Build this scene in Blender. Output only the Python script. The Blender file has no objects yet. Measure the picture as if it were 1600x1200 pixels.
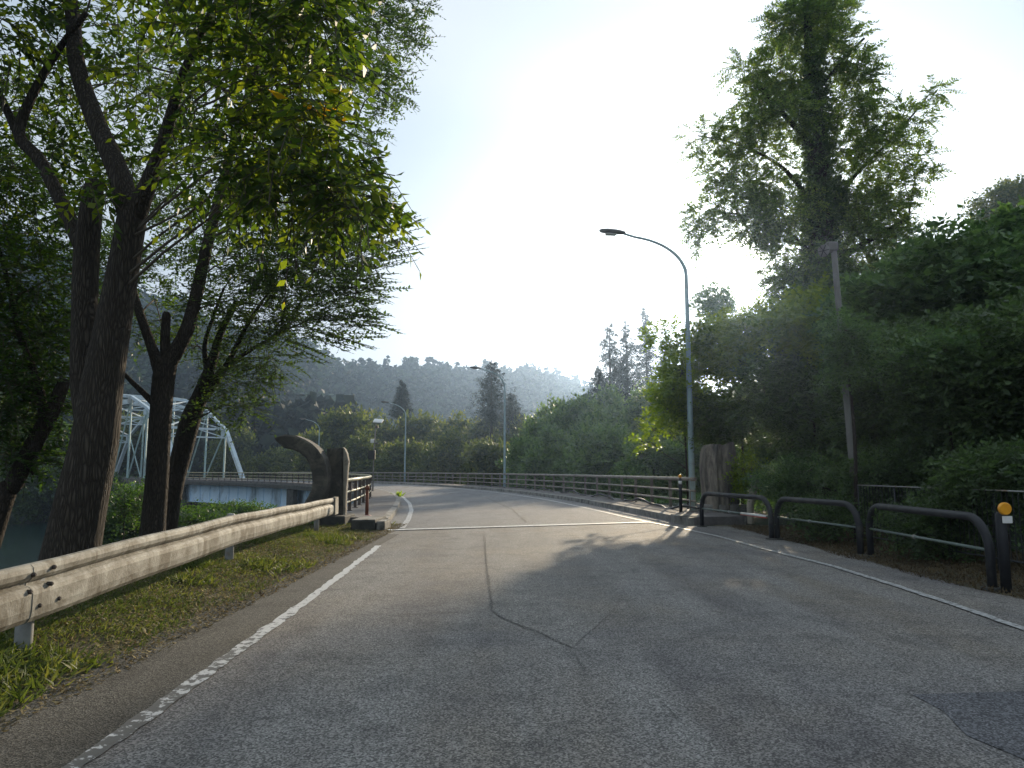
import bpy, math, random
import numpy as np
from mathutils import Vector

random.seed(7)
RS = np.random.RandomState(11)
scene = bpy.context.scene
R = math.radians

# ------------------------------------------------------------------ camera
F = 1150.0                      # focal length in pixels of the 1600 wide photo
HC = 1.45                       # eye height
PITCH = math.atan(135.0 / F)
cam_d = bpy.data.cameras.new('camera')
cam = bpy.data.objects.new('camera', cam_d)
scene.collection.objects.link(cam)
cam.location = (0, 0, HC)
cam.rotation_euler = (R(90) + PITCH, 0, 0)
cam_d.sensor_width = 36.0
cam_d.lens = 36.0 * F / 1600.0
cam_d.clip_end = 4000
cam_d.clip_start = 0.05
scene.camera = cam

# ------------------------------------------------------------------ light
SUN_AZ = R(17.1)                # right of the view axis (+Y)
SUN_EL = R(15.0)
sdir = Vector((math.sin(SUN_AZ) * math.cos(SUN_EL), math.cos(SUN_AZ) * math.cos(SUN_EL), math.sin(SUN_EL)))
world = bpy.data.worlds.new('World')
scene.world = world
world.use_nodes = True
nt = world.node_tree
nt.nodes.clear()
wo = nt.nodes.new('ShaderNodeOutputWorld')
bg = nt.nodes.new('ShaderNodeBackground')
sky = nt.nodes.new('ShaderNodeTexSky')
sky.sky_type = 'NISHITA'
sky.sun_disc = False
sky.sun_elevation = SUN_EL
sky.sun_rotation = SUN_AZ
sky.altitude = 300
sky.air_density = 1.0
sky.dust_density = 2.2
sky.ozone_density = 2.5
bg.inputs['Strength'].default_value = 0.13
# thin veil of high cloud plus the aureole round the sun
tc = nt.nodes.new('ShaderNodeTexCoord')
mp = nt.nodes.new('ShaderNodeMapping'); mp.inputs['Scale'].default_value = (1.0, 1.0, 3.2)
nz = nt.nodes.new('ShaderNodeTexNoise'); nz.inputs['Scale'].default_value = 1.7; nz.inputs['Detail'].default_value = 6; nz.inputs['Roughness'].default_value = .30
nt.links.new(tc.outputs['Generated'], mp.inputs['Vector']); nt.links.new(mp.outputs[0], nz.inputs['Vector'])
cr = nt.nodes.new('ShaderNodeMapRange'); cr.inputs[1].default_value = .42; cr.inputs[2].default_value = .64; cr.inputs[3].default_value = .0; cr.inputs[4].default_value = 1.0
nt.links.new(nz.outputs['Fac'], cr.inputs[0])
dot = nt.nodes.new('ShaderNodeVectorMath'); dot.operation = 'DOT_PRODUCT'
nt.links.new(tc.outputs['Generated'], dot.inputs[0]); dot.inputs[1].default_value = sdir
mx0 = nt.nodes.new('ShaderNodeMath'); mx0.operation = 'MAXIMUM'; nt.links.new(dot.outputs['Value'], mx0.inputs[0]); mx0.inputs[1].default_value = 0
def powr(p, k):
    a = nt.nodes.new('ShaderNodeMath'); a.operation = 'POWER'; nt.links.new(mx0.outputs[0], a.inputs[0]); a.inputs[1].default_value = p
    b = nt.nodes.new('ShaderNodeMath'); b.operation = 'MULTIPLY'; nt.links.new(a.outputs[0], b.inputs[0]); b.inputs[1].default_value = k
    return b
def addn(a, b):
    c = nt.nodes.new('ShaderNodeMath'); c.operation = 'ADD'; nt.links.new(a.outputs[0], c.inputs[0]); nt.links.new(b.outputs[0], c.inputs[1]); return c
aur = addn(addn(powr(6, .6), powr(50, 4.5)), powr(2500, 160.0))
mixc = nt.nodes.new('ShaderNodeMix'); mixc.data_type = 'RGBA'
clc = nt.nodes.new('ShaderNodeMix'); clc.data_type = 'RGBA'; nt.links.new(cr.outputs[0], clc.inputs[0])
clc.inputs[6].default_value = (1.95, 2.3, 2.6, 1); clc.inputs[7].default_value = (2.5, 2.72, 2.9, 1)
mixc.inputs[0].default_value = .95; nt.links.new(sky.outputs[0], mixc.inputs[6]); nt.links.new(clc.outputs[2], mixc.inputs[7])
aurc = nt.nodes.new('ShaderNodeVectorMath'); aurc.operation = 'SCALE'; aurc.inputs[0].default_value = (1.0, .97, .88); nt.links.new(aur.outputs[0], aurc.inputs['Scale'])
adc = nt.nodes.new('ShaderNodeVectorMath'); adc.operation = 'ADD'
nt.links.new(mixc.outputs[2], adc.inputs[0]); nt.links.new(aurc.outputs[0], adc.inputs[1])
nt.links.new(adc.outputs[0], bg.inputs['Color'])
nt.links.new(bg.outputs[0], wo.inputs['Surface'])

sl = bpy.data.lights.new('sun', 'SUN'); sl.energy = 3.2; sl.angle = R(0.9); sl.color = (1.0, .82, .58)
so = bpy.data.objects.new('sun', sl); scene.collection.objects.link(so)
so.rotation_euler = (-sdir).to_track_quat('-Z', 'Y').to_euler()
so.location = (0, 0, 60)

scene.view_settings.view_transform = 'Standard'
scene.view_settings.look = 'None'
scene.view_settings.exposure = 1.12
scene.view_settings.gamma = 1
scene.render.engine = 'CYCLES'

# ------------------------------------------------------------------ pixel -> world
CP, SP = math.cos(PITCH), math.sin(PITCH)
def ray(px, py):
    cx, cy = (px - 800) / F, (600 - py) / F
    return np.array([cx, CP - SP * cy, SP + CP * cy])
def G(px, py, z=0.0):
    r = ray(px, py); t = (z - HC) / r[2]
    return np.array([r[0] * t, r[1] * t, z])
def P(px, py, Y):
    r = ray(px, py); t = Y / r[1]
    return np.array([r[0] * t, Y, HC + r[2] * t])

# ------------------------------------------------------------------ tagging / linking
ORIG = {}
def link(o):
    scene.collection.objects.link(o); return o
def tag(o, label=None, cat=None, group=None, kind=None):
    if label: o['label'] = label
    if cat: o['category'] = cat
    if group: o['group'] = group
    if kind: o['kind'] = kind
    return o
def thing(name, loc, label, cat, group=None):
    o = link(bpy.data.objects.new(name, None)); o.location = loc
    o.empty_display_size = .3
    ORIG[o.name] = np.array(loc, float)
    return tag(o, label, cat, group)
def mesh_obj(name, V, Fc, mat, parent=None, smooth=False):
    V = np.asarray(V, float)
    if parent is not None:
        V = V - ORIG[parent.name]
    me = bpy.data.meshes.new(name)
    me.from_pydata(V.tolist(), [], Fc)
    me.materials.append(mat)
    if smooth:
        me.polygons.foreach_set('use_smooth', [True] * len(me.polygons))
    me.update()
    o = link(bpy.data.objects.new(name, me))
    if parent is not None:
        o.parent = parent; ORIG[o.name] = ORIG[parent.name]
    else:
        ORIG[o.name] = np.zeros(3)
    return o
def fast_quads(name, V, mat, parent=None):
    """V (n,4,3) separate quads"""
    n = len(V); V = V.reshape(-1, 3)
    if parent is not None: V = V - ORIG[parent.name]
    me = bpy.data.meshes.new(name)
    me.vertices.add(n * 4); me.vertices.foreach_set('co', V.astype(np.float32).ravel())
    me.loops.add(n * 4); me.loops.foreach_set('vertex_index', np.arange(n * 4, dtype=np.int32))
    me.polygons.add(n); me.polygons.foreach_set('loop_start', np.arange(n, dtype=np.int32) * 4)
    try: me.polygons.foreach_set('loop_total', np.full(n, 4, dtype=np.int32))
    except Exception: pass
    me.materials.append(mat); me.update(calc_edges=True); me.validate()
    o = link(bpy.data.objects.new(name, me))
    if parent is not None: o.parent = parent; ORIG[o.name] = ORIG[parent.name]
    else: ORIG[o.name] = np.zeros(3)
    return o

def nrm(a):
    return a / (np.linalg.norm(a, axis=-1, keepdims=True) + 1e-9)

class MB:
    def __init__(s): s.v = []; s.f = []
    def add(s, V, Fc):
        b = len(s.v); s.v.extend([tuple(map(float, p)) for p in V]); s.f.extend([tuple(i + b for i in f) for f in Fc]); return s
    def box(s, c, d, rz=0.0, bev=0.0):
        x, y, z = d[0] / 2, d[1] / 2, d[2] / 2
        b = min(bev, x * .9, y * .9, z * .9)
        pts = []; cs, sn = math.cos(rz), math.sin(rz)
        def put(p): return (c[0] + p[0] * cs - p[1] * sn, c[1] + p[0] * sn + p[1] * cs, c[2] + p[2])
        if b <= 0:
            V = [put(p) for p in [(-x,-y,-z),(x,-y,-z),(x,y,-z),(-x,y,-z),(-x,-y,z),(x,-y,z),(x,y,z),(-x,y,z)]]
            return s.add(V, [(0,3,2,1),(4,5,6,7),(0,1,5,4),(1,2,6,5),(2,3,7,6),(3,0,4,7)])
        # chamfered: octagonal plan rings
        def ring(k, zz):
            X, Y = x - k, y - k
            return [put(p) for p in [(-X + b, -Y, zz), (X - b, -Y, zz), (X, -Y + b, zz), (X, Y - b, zz), (X - b, Y, zz), (-X + b, Y, zz), (-X, Y - b, zz), (-X, -Y + b, zz)]]
        V = ring(b * .7, -z) + ring(0, -z + b) + ring(0, z - b) + ring(b * .7, z)
        Fc = [tuple(range(7, -1, -1)), tuple(range(24, 32))]
        for r_ in range(3):
            for i in range(8):
                j = (i + 1) % 8; Fc.append((r_*8+i, r_*8+j, r_*8+8+j, r_*8+8+i))
        return s.add(V, Fc)
    def tube(s, pts, rad, n=8, cap=True):
        pts = [np.array(p, float) for p in pts]; m = len(pts)
        if not hasattr(rad, '__len__'): rad = [rad] * m
        V = []; up = None
        for i, p in enumerate(pts):
            t = nrm((pts[min(i + 1, m - 1)] - pts[max(i - 1, 0)]))
            if up is None:
                a = np.array([0, 0, 1.]) if abs(t[2]) < .9 else np.array([1., 0, 0])
                u = nrm(np.cross(t, a))
            else:
                u = nrm(up - t * np.dot(up, t))
            up = u; w = np.cross(t, u)
            for k in range(n):
                an = 2 * math.pi * k / n
                V.append(p + (u * math.cos(an) + w * math.sin(an)) * rad[i])
        Fc = []
        for i in range(m - 1):
            for k in range(n):
                j = (k + 1) % n
                Fc.append((i*n+k, i*n+j, (i+1)*n+j, (i+1)*n+k))
        if cap:
            Fc.append(tuple(range(n - 1, -1, -1))); Fc.append(tuple((m-1)*n + k for k in range(n)))
        return s.add(V, Fc)
    def beam(s, a, b, w, h):
        """rectangular bar from a to b, w horizontal width, h other"""
        a = np.array(a, float); b = np.array(b, float); t = nrm(b - a)
        u = np.cross(t, [0, 0, 1.]);
        if np.linalg.norm(u) < .05: u = np.array([1., 0, 0])
        u = nrm(u); v = np.cross(u, t)
        V = [p + u * i * w / 2 + v * j * h / 2 for p in (a, b) for i, j in ((-1,-1),(1,-1),(1,1),(-1,1))]
        return s.add(V, [(0,3,2,1),(4,5,6,7),(0,1,5,4),(1,2,6,5),(2,3,7,6),(3,0,4,7)])
    def ngon_prism(s, outline, y0, y1, inset=0.0):
        """outline list of (x,z); extruded from y0 to y1, triangulated as strip through centroid"""
        n = len(outline); c = np.mean(outline, axis=0)
        def lay(y, k): return [(c[0] + (p[0]-c[0]), y, p[1]) for p in outline]
        V = lay(y0, 1) + lay(y1, 1)
        Fc = [tuple(range(n)), tuple(range(2*n - 1, n - 1, -1))]
        for i in range(n):
            j = (i + 1) % n; Fc.append((i, i + n, j + n, j))
        return s.add(V, Fc)
    def sweep(s, path, prof, closed=True):
        """prof list of (offset to the right, z), path list of (x,y,heading normal) 3-tuples from path_pts"""
        m = len(prof); V = []
        for (x, y, nx, ny, z0) in path:
            for (o, z) in prof: V.append((x + nx * o, y + ny * o, z0 + z))
        Fc = []
        for i in range(len(path) - 1):
            for k in range(m if closed else m - 1):
                j = (k + 1) % m
                Fc.append((i*m+k, (i+1)*m+k, (i+1)*m+j, i*m+j))
        if closed:
            Fc.append(tuple(range(m))); Fc.append(tuple((len(path)-1)*m + k for k in range(m - 1, -1, -1)))
        return s.add(V, Fc)
    def build(s, name, mat, parent=None, smooth=False):
        return mesh_obj(name, s.v, s.f, mat, parent, smooth)

# ------------------------------------------------------------------ materials
def newmat(name):
    m = bpy.data.materials.new(name); m.use_nodes = True
    t = m.node_tree; t.nodes.clear()
    o = t.nodes.new('ShaderNodeOutputMaterial'); return m, t, o
def N(t, ty, **kw):
    n = t.nodes.new(ty)
    for k, v in kw.items():
        if k in n.inputs.keys() if isinstance(k, str) else False: n.inputs[k].default_value = v
        else: setattr(n, k, v)
    return n
def noise(t, vec, scale, detail=4, rough=.55, dist=0.0):
    n = t.nodes.new('ShaderNodeTexNoise'); n.inputs['Scale'].default_value = scale; n.inputs['Detail'].default_value = detail
    n.inputs['Roughness'].default_value = rough; n.inputs['Distortion'].default_value = dist
    t.links.new(vec, n.inputs['Vector']); return n.outputs['Fac']
def ramp(t, fac, stops):
    r = t.nodes.new('ShaderNodeValToRGB'); e = r.color_ramp.elements
    while len(e) < len(stops): e.new(.5)
    for i, (p, c) in enumerate(stops):
        e[i].position = p; e[i].color = tuple(c) + (1,) if len(c) == 3 else c
    t.links.new(fac, r.inputs[0]); return r.outputs[0]
def mixrgb(t, fac, a, b, mode='MIX'):
    m = t.nodes.new('ShaderNodeMix'); m.data_type = 'RGBA'; m.blend_type = mode
    for sock, v in ((0, fac), (6, a), (7, b)):
        if hasattr(v, 'is_output'): t.links.new(v, m.inputs[sock])
        else: m.inputs[sock].default_value = v if sock == 0 else tuple(v) + (1,)
    return m.outputs[2]
def mrange(t, v, a, b, c=0., d=1.):
    m = t.nodes.new('ShaderNodeMapRange'); t.links.new(v, m.inputs[0])
    for i, x in enumerate((a, b, c, d)): m.inputs[i + 1].default_value = x
    return m.outputs[0]
def bump(t, h, strength, dist=.01):
    b = t.nodes.new('ShaderNodeBump'); b.inputs['Strength'].default_value = strength; b.inputs['Distance'].default_value = dist
    t.links.new(h, b.inputs['Height']); return b.outputs[0]
def objco(t, scale=None):
    c = t.nodes.new('ShaderNodeTexCoord').outputs['Object']
    if scale:
        m = t.nodes.new('ShaderNodeMapping'); m.inputs['Scale'].default_value = scale; t.links.new(c, m.inputs['Vector']); return m.outputs[0]
    return c
def surf(name, c1, c2, scale=6, rough=.7, stain=None, stain_amt=.4, bump_s=.2, bscale=60, metal=0.0, stretch=None, bdist=.01):
    m, t, o = newmat(name); co = objco(t, stretch)
    b = N(t, 'ShaderNodeBsdfPrincipled')
    f = noise(t, co, scale, 6, .6)
    col = mixrgb(t, mrange(t, f, .35, .65), c1, c2)
    if stain:
        g = noise(t, co, scale * .37, 8, .7, .6)
        col = mixrgb(t, mrange(t, g, .60 - stain_amt * .25, .72 - stain_amt * .15), col, stain)
    t.links.new(col, b.inputs['Base Color'])
    b.inputs['Roughness'].default_value = rough; b.inputs['Metallic'].default_value = metal
    b.inputs['Specular IOR Level'].default_value = .35
    h = noise(t, co, bscale, 5, .65)
    t.links.new(bump(t, h, bump_s, bdist), b.inputs['Normal'])
    t.links.new(b.outputs[0], o.inputs['Surface']); return m
def leafmat(name, cols, trans, tmix=.42, rough=.5, nscale=.6):
    """cols: three base colours; varies per leaf and by clump; trans: colour of light coming through"""
    m, t, o = newmat(name)
    g = t.nodes.new('ShaderNodeNewGeometry')
    co = objco(t)
    n1 = noise(t, co, nscale, 3, .6)
    a = t.nodes.new('ShaderNodeMath'); a.operation = 'MULTIPLY_ADD'; t.links.new(g.outputs['Random Per Island'], a.inputs[0]); a.inputs[1].default_value = .5; a.inputs[2].default_value = -.25
    s = t.nodes.new('ShaderNodeMath'); s.operation = 'ADD'; t.links.new(n1, s.inputs[0]); t.links.new(a.outputs[0], s.inputs[1])
    stops = [(.25, cols[0]), (.5, cols[1]), (.75, cols[2])]
    if len(cols) > 3: stops += [(.88, cols[2]), (.92, cols[3])]
    stops = [(q, tuple(v * 1.3 for v in c_)) for q, c_ in stops]; c = ramp(t, s.outputs[0], stops)
    p = N(t, 'ShaderNodeBsdfPrincipled'); t.links.new(c, p.inputs['Base Color']); p.inputs['Roughness'].default_value = rough; p.inputs['Specular IOR Level'].default_value = .3
    tr = t.nodes.new('ShaderNodeBsdfTranslucent')
    tcx = mixrgb(t, 1.0, c, trans, 'MULTIPLY'); t.links.new(tcx, tr.inputs['Color'])
    mx = t.nodes.new('ShaderNodeMixShader'); mx.inputs[0].default_value = tmix
    t.links.new(p.outputs[0], mx.inputs[1]); t.links.new(tr.outputs[0], mx.inputs[2]); t.links.new(mx.outputs[0], o.inputs['Surface']); return m

def asphalt(name, base, warm, light, k=1.0):
    base, warm, light = [tuple(v * k for v in c) for c in (base, warm, light)]
    m, t, o = newmat(name); co = objco(t)
    b = N(t, 'ShaderNodeBsdfPrincipled')
    big = noise(t, co, .35, 5, .6, .4); mid = noise(t, co, 1.9, 6, .65)
    wear = noise(t, objco(t, (1.2, .16, 1)), 1.0, 4, .6)
    col = mixrgb(t, mrange(t, big, .42, .60), base, warm)
    col = mixrgb(t, mrange(t, wear, .40, .62, 0, .9), col, light)
    col = mixrgb(t, mrange(t, mid, .50, .74, 0, .75), col, tuple(x * .55 for x in base))
    fine = noise(t, co, 95, 2, .7)
    vo = t.nodes.new('ShaderNodeTexVoronoi'); vo.inputs['Scale'].default_value = 95; t.links.new(co, vo.inputs['Vector'])
    stone = mrange(t, vo.outputs['Color'], .3, .97, .42, 1.85)
    ml = t.nodes.new('ShaderNodeVectorMath'); ml.operation = 'SCALE'; t.links.new(col, ml.inputs[0]); t.links.new(stone, ml.inputs['Scale'])
    t.links.new(ml.outputs[0], b.inputs['Base Color'])
    b.inputs['Roughness'].default_value = .82; b.inputs['Specular IOR Level'].default_value = .3
    ad = t.nodes.new('ShaderNodeMath'); ad.operation = 'ADD'; t.links.new(fine, ad.inputs[0]); t.links.new(vo.outputs['Distance'], ad.inputs[1])
    t.links.new(bump(t, ad.outputs[0], .55, .006), b.inputs['Normal'])
    t.links.new(b.outputs[0], o.inputs['Surface']); return m
def paintmat(name, white, under, lo, hi, scale=16, yworn=None):
    m, t, o = newmat(name); co = objco(t)
    b = N(t, 'ShaderNodeBsdfPrincipled'); f = noise(t, co, scale, 5, .7)
    if yworn:
        sx = t.nodes.new('ShaderNodeSeparateXYZ'); t.links.new(co, sx.inputs[0])
        w = mrange(t, sx.outputs['Y'], yworn[0], yworn[1], -.13, .1)
        ad = t.nodes.new('ShaderNodeMath'); ad.operation = 'ADD'; t.links.new(f, ad.inputs[0]); t.links.new(w, ad.inputs[1]); f = ad.outputs[0]
    g = noise(t, co, 60, 3, .6)
    c0 = mixrgb(t, mrange(t, g, .3, .7, 0, .35), white, under)
    col = mixrgb(t, mrange(t, f, lo, hi), under, c0)
    t.links.new(col, b.inputs['Base Color']); b.inputs['Roughness'].default_value = .6
    t.links.new(bump(t, g, .3, .004), b.inputs['Normal'])
    t.links.new(b.outputs[0], o.inputs['Surface']); return m
def barkmat(name, c1, c2, vs=8):
    m, t, o = newmat(name); co = objco(t, (1, 1, .16))
    b = N(t, 'ShaderNodeBsdfPrincipled')
    vo = t.nodes.new('ShaderNodeTexVoronoi'); vo.feature = 'DISTANCE_TO_EDGE'; vo.inputs['Scale'].default_value = vs * 4
    nn = noise(t, co, 9, 4, .6)
    wv = t.nodes.new('ShaderNodeVectorMath'); wv.operation = 'ADD'
    cn = t.nodes.new('ShaderNodeTexNoise'); cn.inputs['Scale'].default_value = 6; t.links.new(co, cn.inputs['Vector'])
    sc = t.nodes.new('ShaderNodeVectorMath'); sc.operation = 'SCALE'; sc.inputs['Scale'].default_value = .12; t.links.new(cn.outputs['Color'], sc.inputs[0])
    t.links.new(co, wv.inputs[0]); t.links.new(sc.outputs[0], wv.inputs[1]); t.links.new(wv.outputs[0], vo.inputs['Vector'])
    h = mrange(t, vo.outputs['Distance'], 0, .32)
    col = mixrgb(t, h, tuple(x * .5 for x in c1), mixrgb(t, nn, c1, c2))
    t.links.new(col, b.inputs['Base Color']); b.inputs['Roughness'].default_value = .9; b.inputs['Specular IOR Level'].default_value = .2
    fine = noise(t, co, 50, 4, .7)
    ad = t.nodes.new('ShaderNodeMath'); ad.operation = 'MULTIPLY_ADD'; t.links.new(fine, ad.inputs[0]); ad.inputs[1].default_value = .4; t.links.new(h, ad.inputs[2])
    t.links.new(bump(t, ad.outputs[0], .9, .02), b.inputs['Normal'])
    t.links.new(b.outputs[0], o.inputs['Surface']); return m

M = {}
M['asphalt'] = asphalt('asphalt', (.082, .078, .077), (.115, .103, .087), (.132, .128, .121), 1.65)
M['asphalt_bridge'] = asphalt('asphalt_bridge', (.10, .10, .105), (.115, .112, .11), (.13, .13, .13), 1.45)
M['asphalt_patch'] = asphalt('asphalt_patch', (.088, .085, .082), (.118, .107, .092), (.135, .130, .121), 1.68)
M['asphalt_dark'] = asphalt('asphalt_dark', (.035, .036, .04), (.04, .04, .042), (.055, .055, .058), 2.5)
M['asphalt_shoulder'] = asphalt('asphalt_shoulder', (.058, .054, .046), (.075, .068, .055), (.085, .08, .07), 1.15)
M['crack'] = surf('crack', (.085, .083, .08), (.11, .108, .10), 20, .95)
M['line'] = paintmat('line', (.50, .50, .49), (.11, .108, .104), .38, .56, 20)
M['line_worn'] = paintmat('line_worn', (.58, .58, .57), (.098, .095, .088), .46, .49, 11, (3.0, 9.5))
M['line_bright'] = paintmat('line_bright', (.62, .62, .60), (.16, .155, .15), .36, .50, 20)
M['soil'] = surf('soil', (.075, .062, .042), (.05, .055, .028), 3, .95, (.10, .085, .055), .5, .6, 30)
M['terrain'] = surf('terrain', (.016, .030, .016), (.024, .038, .020), .6, .95, (.028, .034, .022), .5, .8, 8, bdist=.1)
M['concrete'] = surf('concrete', (.26, .25, .23), (.18, .175, .16), 5, .85, (.07, .068, .06), .6, .35, 60)
M['concrete_dark'] = surf('concrete_dark', (.09, .088, .08), (.06, .06, .055), 4, .9, (.03, .032, .028), .6, .35, 50)
M['pavement'] = surf('pavement', (.15, .14, .135), (.11, .10, .10), 3, .9, (.06, .055, .05), .5, .4, 80)
M['stone'] = surf('stone', (.085, .078, .068), (.05, .047, .042), 5, .85, (.16, .145, .115), .5, .6, 25, bdist=.03)
M['stone_pale'] = surf('stone_pale', (.34, .31, .25), (.30, .27, .22), 5, .85, (.14, .12, .10), .4, .5, 30, bdist=.02)
M['stone_grey'] = surf('stone_grey', (.30, .26, .21), (.18, .155, .125), 3, .85, (.07, .066, .06), .7, .8, 14, stretch=(3, 3, .8), bdist=.05)
M['galv'] = surf('galvanised', (.40, .39, .35), (.26, .25, .215), 7, .7, (.105, .09, .065), .8, .5, 45, stretch=(1.3, .9, .7))
M['galv_post'] = surf('galvanised_post', (.36, .365, .36), (.26, .265, .26), 8, .5, (.25, .17, .09), .3, .1, 50)
M['bolt'] = surf('bolt', (.05, .045, .04), (.08, .06, .05), 20, .7)
M['rail_cream'] = surf('rail_cream', (.44, .40, .25), (.33, .30, .19), 6, .5, (.15, .12, .07), .4, .15, 40)
M['rail_brown'] = surf('rail_brown', (.085, .06, .048), (.055, .042, .036), 6, .55, (.14, .11, .08), .3, .15, 40)
M['rail_tan'] = surf('rail_tan', (.27, .235, .19), (.19, .165, .135), 6, .55, (.10, .085, .07), .4, .15, 40)
M['black_pipe'] = surf('black_pipe', (.014, .015, .019), (.022, .024, .028), 5, .58, (.06, .058, .052), .3, .12, 60)
M['green_rail'] = surf('green_rail', (.15, .19, .17), (.10, .13, .12), 8, .45, None, .3, .1, 60)
M['lamp_steel'] = surf('lamp_steel', (.30, .40, .42), (.24, .33, .35), 4, .45, (.20, .22, .2), .3, .08, 60, metal=.15)
M['lamp_head'] = surf('lamp_head', (.14, .135, .13), (.10, .10, .095), 8, .5)
M['lamp_glass'] = surf('lamp_glass', (.35, .34, .30), (.3, .3, .27), 8, .25)
M['pole_grey'] = surf('pole_grey', (.22, .215, .20), (.16, .155, .145), 5, .75, (.12, .11, .10), .5, .3, 60, stretch=(1, 1, .2))
M['bridge_white'] = surf('bridge_white', (.54, .64, .70), (.46, .56, .62), .8, .5, (.34, .36, .35), .3, .05, 10)
M['bridge_green'] = surf('bridge_green', (.34, .47, .46), (.28, .40, .40), .8, .55, (.2, .24, .22), .3, .05, 10)
M['girder_blue'] = surf('girder_blue', (.60, .76, .90), (.52, .68, .82), .5, .5, (.22, .28, .32), .4, .05, 10)
M['orange'] = surf('orange_reflector', (.80, .36, .02), (.72, .30, .02), 12, .35)
M['orange_rust'] = surf('orange_rubber', (.20, .06, .03), (.14, .05, .03), 12, .7)
M['white_plastic'] = surf('white_plastic', (.72, .72, .70), (.6, .6, .58), 10, .5)
M['pink'] = surf('pink_base', (.60, .38, .34), (.5, .3, .27), 10, .6)
M['glint_red'] = surf('glint_red', (.55, .08, .05), (.45, .06, .04), 10, .4)  # red edge of the sunlit glint painted on the far barrier
M['black_box'] = surf('black_box', (.012, .012, .013), (.02, .02, .02), 10, .6)
M['cable'] = surf('cable', (.02, .02, .022), (.03, .03, .03), 10, .5)
M['bark'] = barkmat('bark', (.050, .042, .034), (.088, .075, .060))
M['bark_dark'] = barkmat('bark_dark', (.05, .041, .033), (.08, .066, .052), 10)
M['branch'] = surf('branch', (.07, .058, .045), (.10, .085, .065), 8, .9, None, .3, .5, 40)
M['bark_pale'] = barkmat('bark_pale', (.22, .19, .14), (.32, .28, .22), 6)
M['roof'] = surf('roof', (.20, .21, .23), (.15, .16, .18), 2, .6)
M['house_wall'] = surf('house_wall', (.42, .41, .38), (.36, .35, .32), 1, .8)
M['window_glass'] = surf('window_glass', (.04, .05, .06), (.05, .06, .07), 3, .1)

YT = (1.9, 2.1, .55)
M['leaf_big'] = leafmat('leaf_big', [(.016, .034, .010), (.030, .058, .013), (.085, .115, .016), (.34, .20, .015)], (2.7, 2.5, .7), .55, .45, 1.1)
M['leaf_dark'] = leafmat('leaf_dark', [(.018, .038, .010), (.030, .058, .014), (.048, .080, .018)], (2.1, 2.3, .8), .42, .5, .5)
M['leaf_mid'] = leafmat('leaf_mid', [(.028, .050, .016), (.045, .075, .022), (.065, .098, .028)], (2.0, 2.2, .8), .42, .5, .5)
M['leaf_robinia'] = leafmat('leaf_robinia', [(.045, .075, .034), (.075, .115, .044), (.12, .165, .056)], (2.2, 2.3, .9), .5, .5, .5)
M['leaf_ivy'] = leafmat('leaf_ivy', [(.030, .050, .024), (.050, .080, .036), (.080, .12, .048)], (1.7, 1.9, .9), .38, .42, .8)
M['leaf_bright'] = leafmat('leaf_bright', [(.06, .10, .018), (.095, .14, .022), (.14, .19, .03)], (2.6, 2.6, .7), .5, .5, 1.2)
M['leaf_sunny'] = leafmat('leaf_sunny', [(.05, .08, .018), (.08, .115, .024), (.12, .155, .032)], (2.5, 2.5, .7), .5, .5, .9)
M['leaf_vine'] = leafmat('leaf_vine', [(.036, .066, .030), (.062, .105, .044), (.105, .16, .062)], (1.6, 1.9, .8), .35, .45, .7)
M['leaf_far'] = leafmat('leaf_far', [(.038, .056, .022), (.07, .09, .030), (.12, .13, .042)], (1.9, 1.9, .7), .40, .6, .22)
M['leaf_far2'] = leafmat('leaf_far2', [(.04, .07, .034), (.07, .115, .048), (.11, .16, .062)], (1.9, 2.0, .9), .40, .45, .3)
M['leaf_cedar'] = leafmat('leaf_cedar', [(.014, .024, .020), (.022, .034, .024), (.036, .046, .030)], (1.2, 1.2, .7), .07, .8, .3)
M['leaf_hill'] = leafmat('leaf_hill', [(.010, .024, .018), (.020, .042, .028), (.040, .070, .040)], (1.3, 1.3, .8), .2, .7, .035)
M['grass'] = leafmat('grass_blades', [(.036, .056, .018), (.062, .088, .026), (.11, .12, .045)], (1.9, 1.8, .7), .4, .6, 1.5)
M['straw'] = leafmat('straw_litter', [(.06, .05, .028), (.11, .09, .045), (.20, .17, .09)], (1.4, 1.2, .8), .25, .8, 2)
M['dry'] = leafmat('dry_litter', [(.035, .026, .016), (.055, .042, .024), (.09, .07, .038)], (1.4, 1.2, .8), .25, .8, 2)

def watermat():
    m, t, o = newmat('river_water'); co = objco(t)
    b = N(t, 'ShaderNodeBsdfPrincipled'); b.inputs['Base Color'].default_value = (.012, .03, .028, 1)
    b.inputs['Roughness'].default_value = .12; b.inputs['IOR'].default_value = 1.33
    t.links.new(bump(t, noise(t, co, 1.6, 6, .6), .5, .15), b.inputs['Normal'])
    t.links.new(b.outputs[0], o.inputs['Surface']); return m
M['water'] = watermat()

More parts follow.
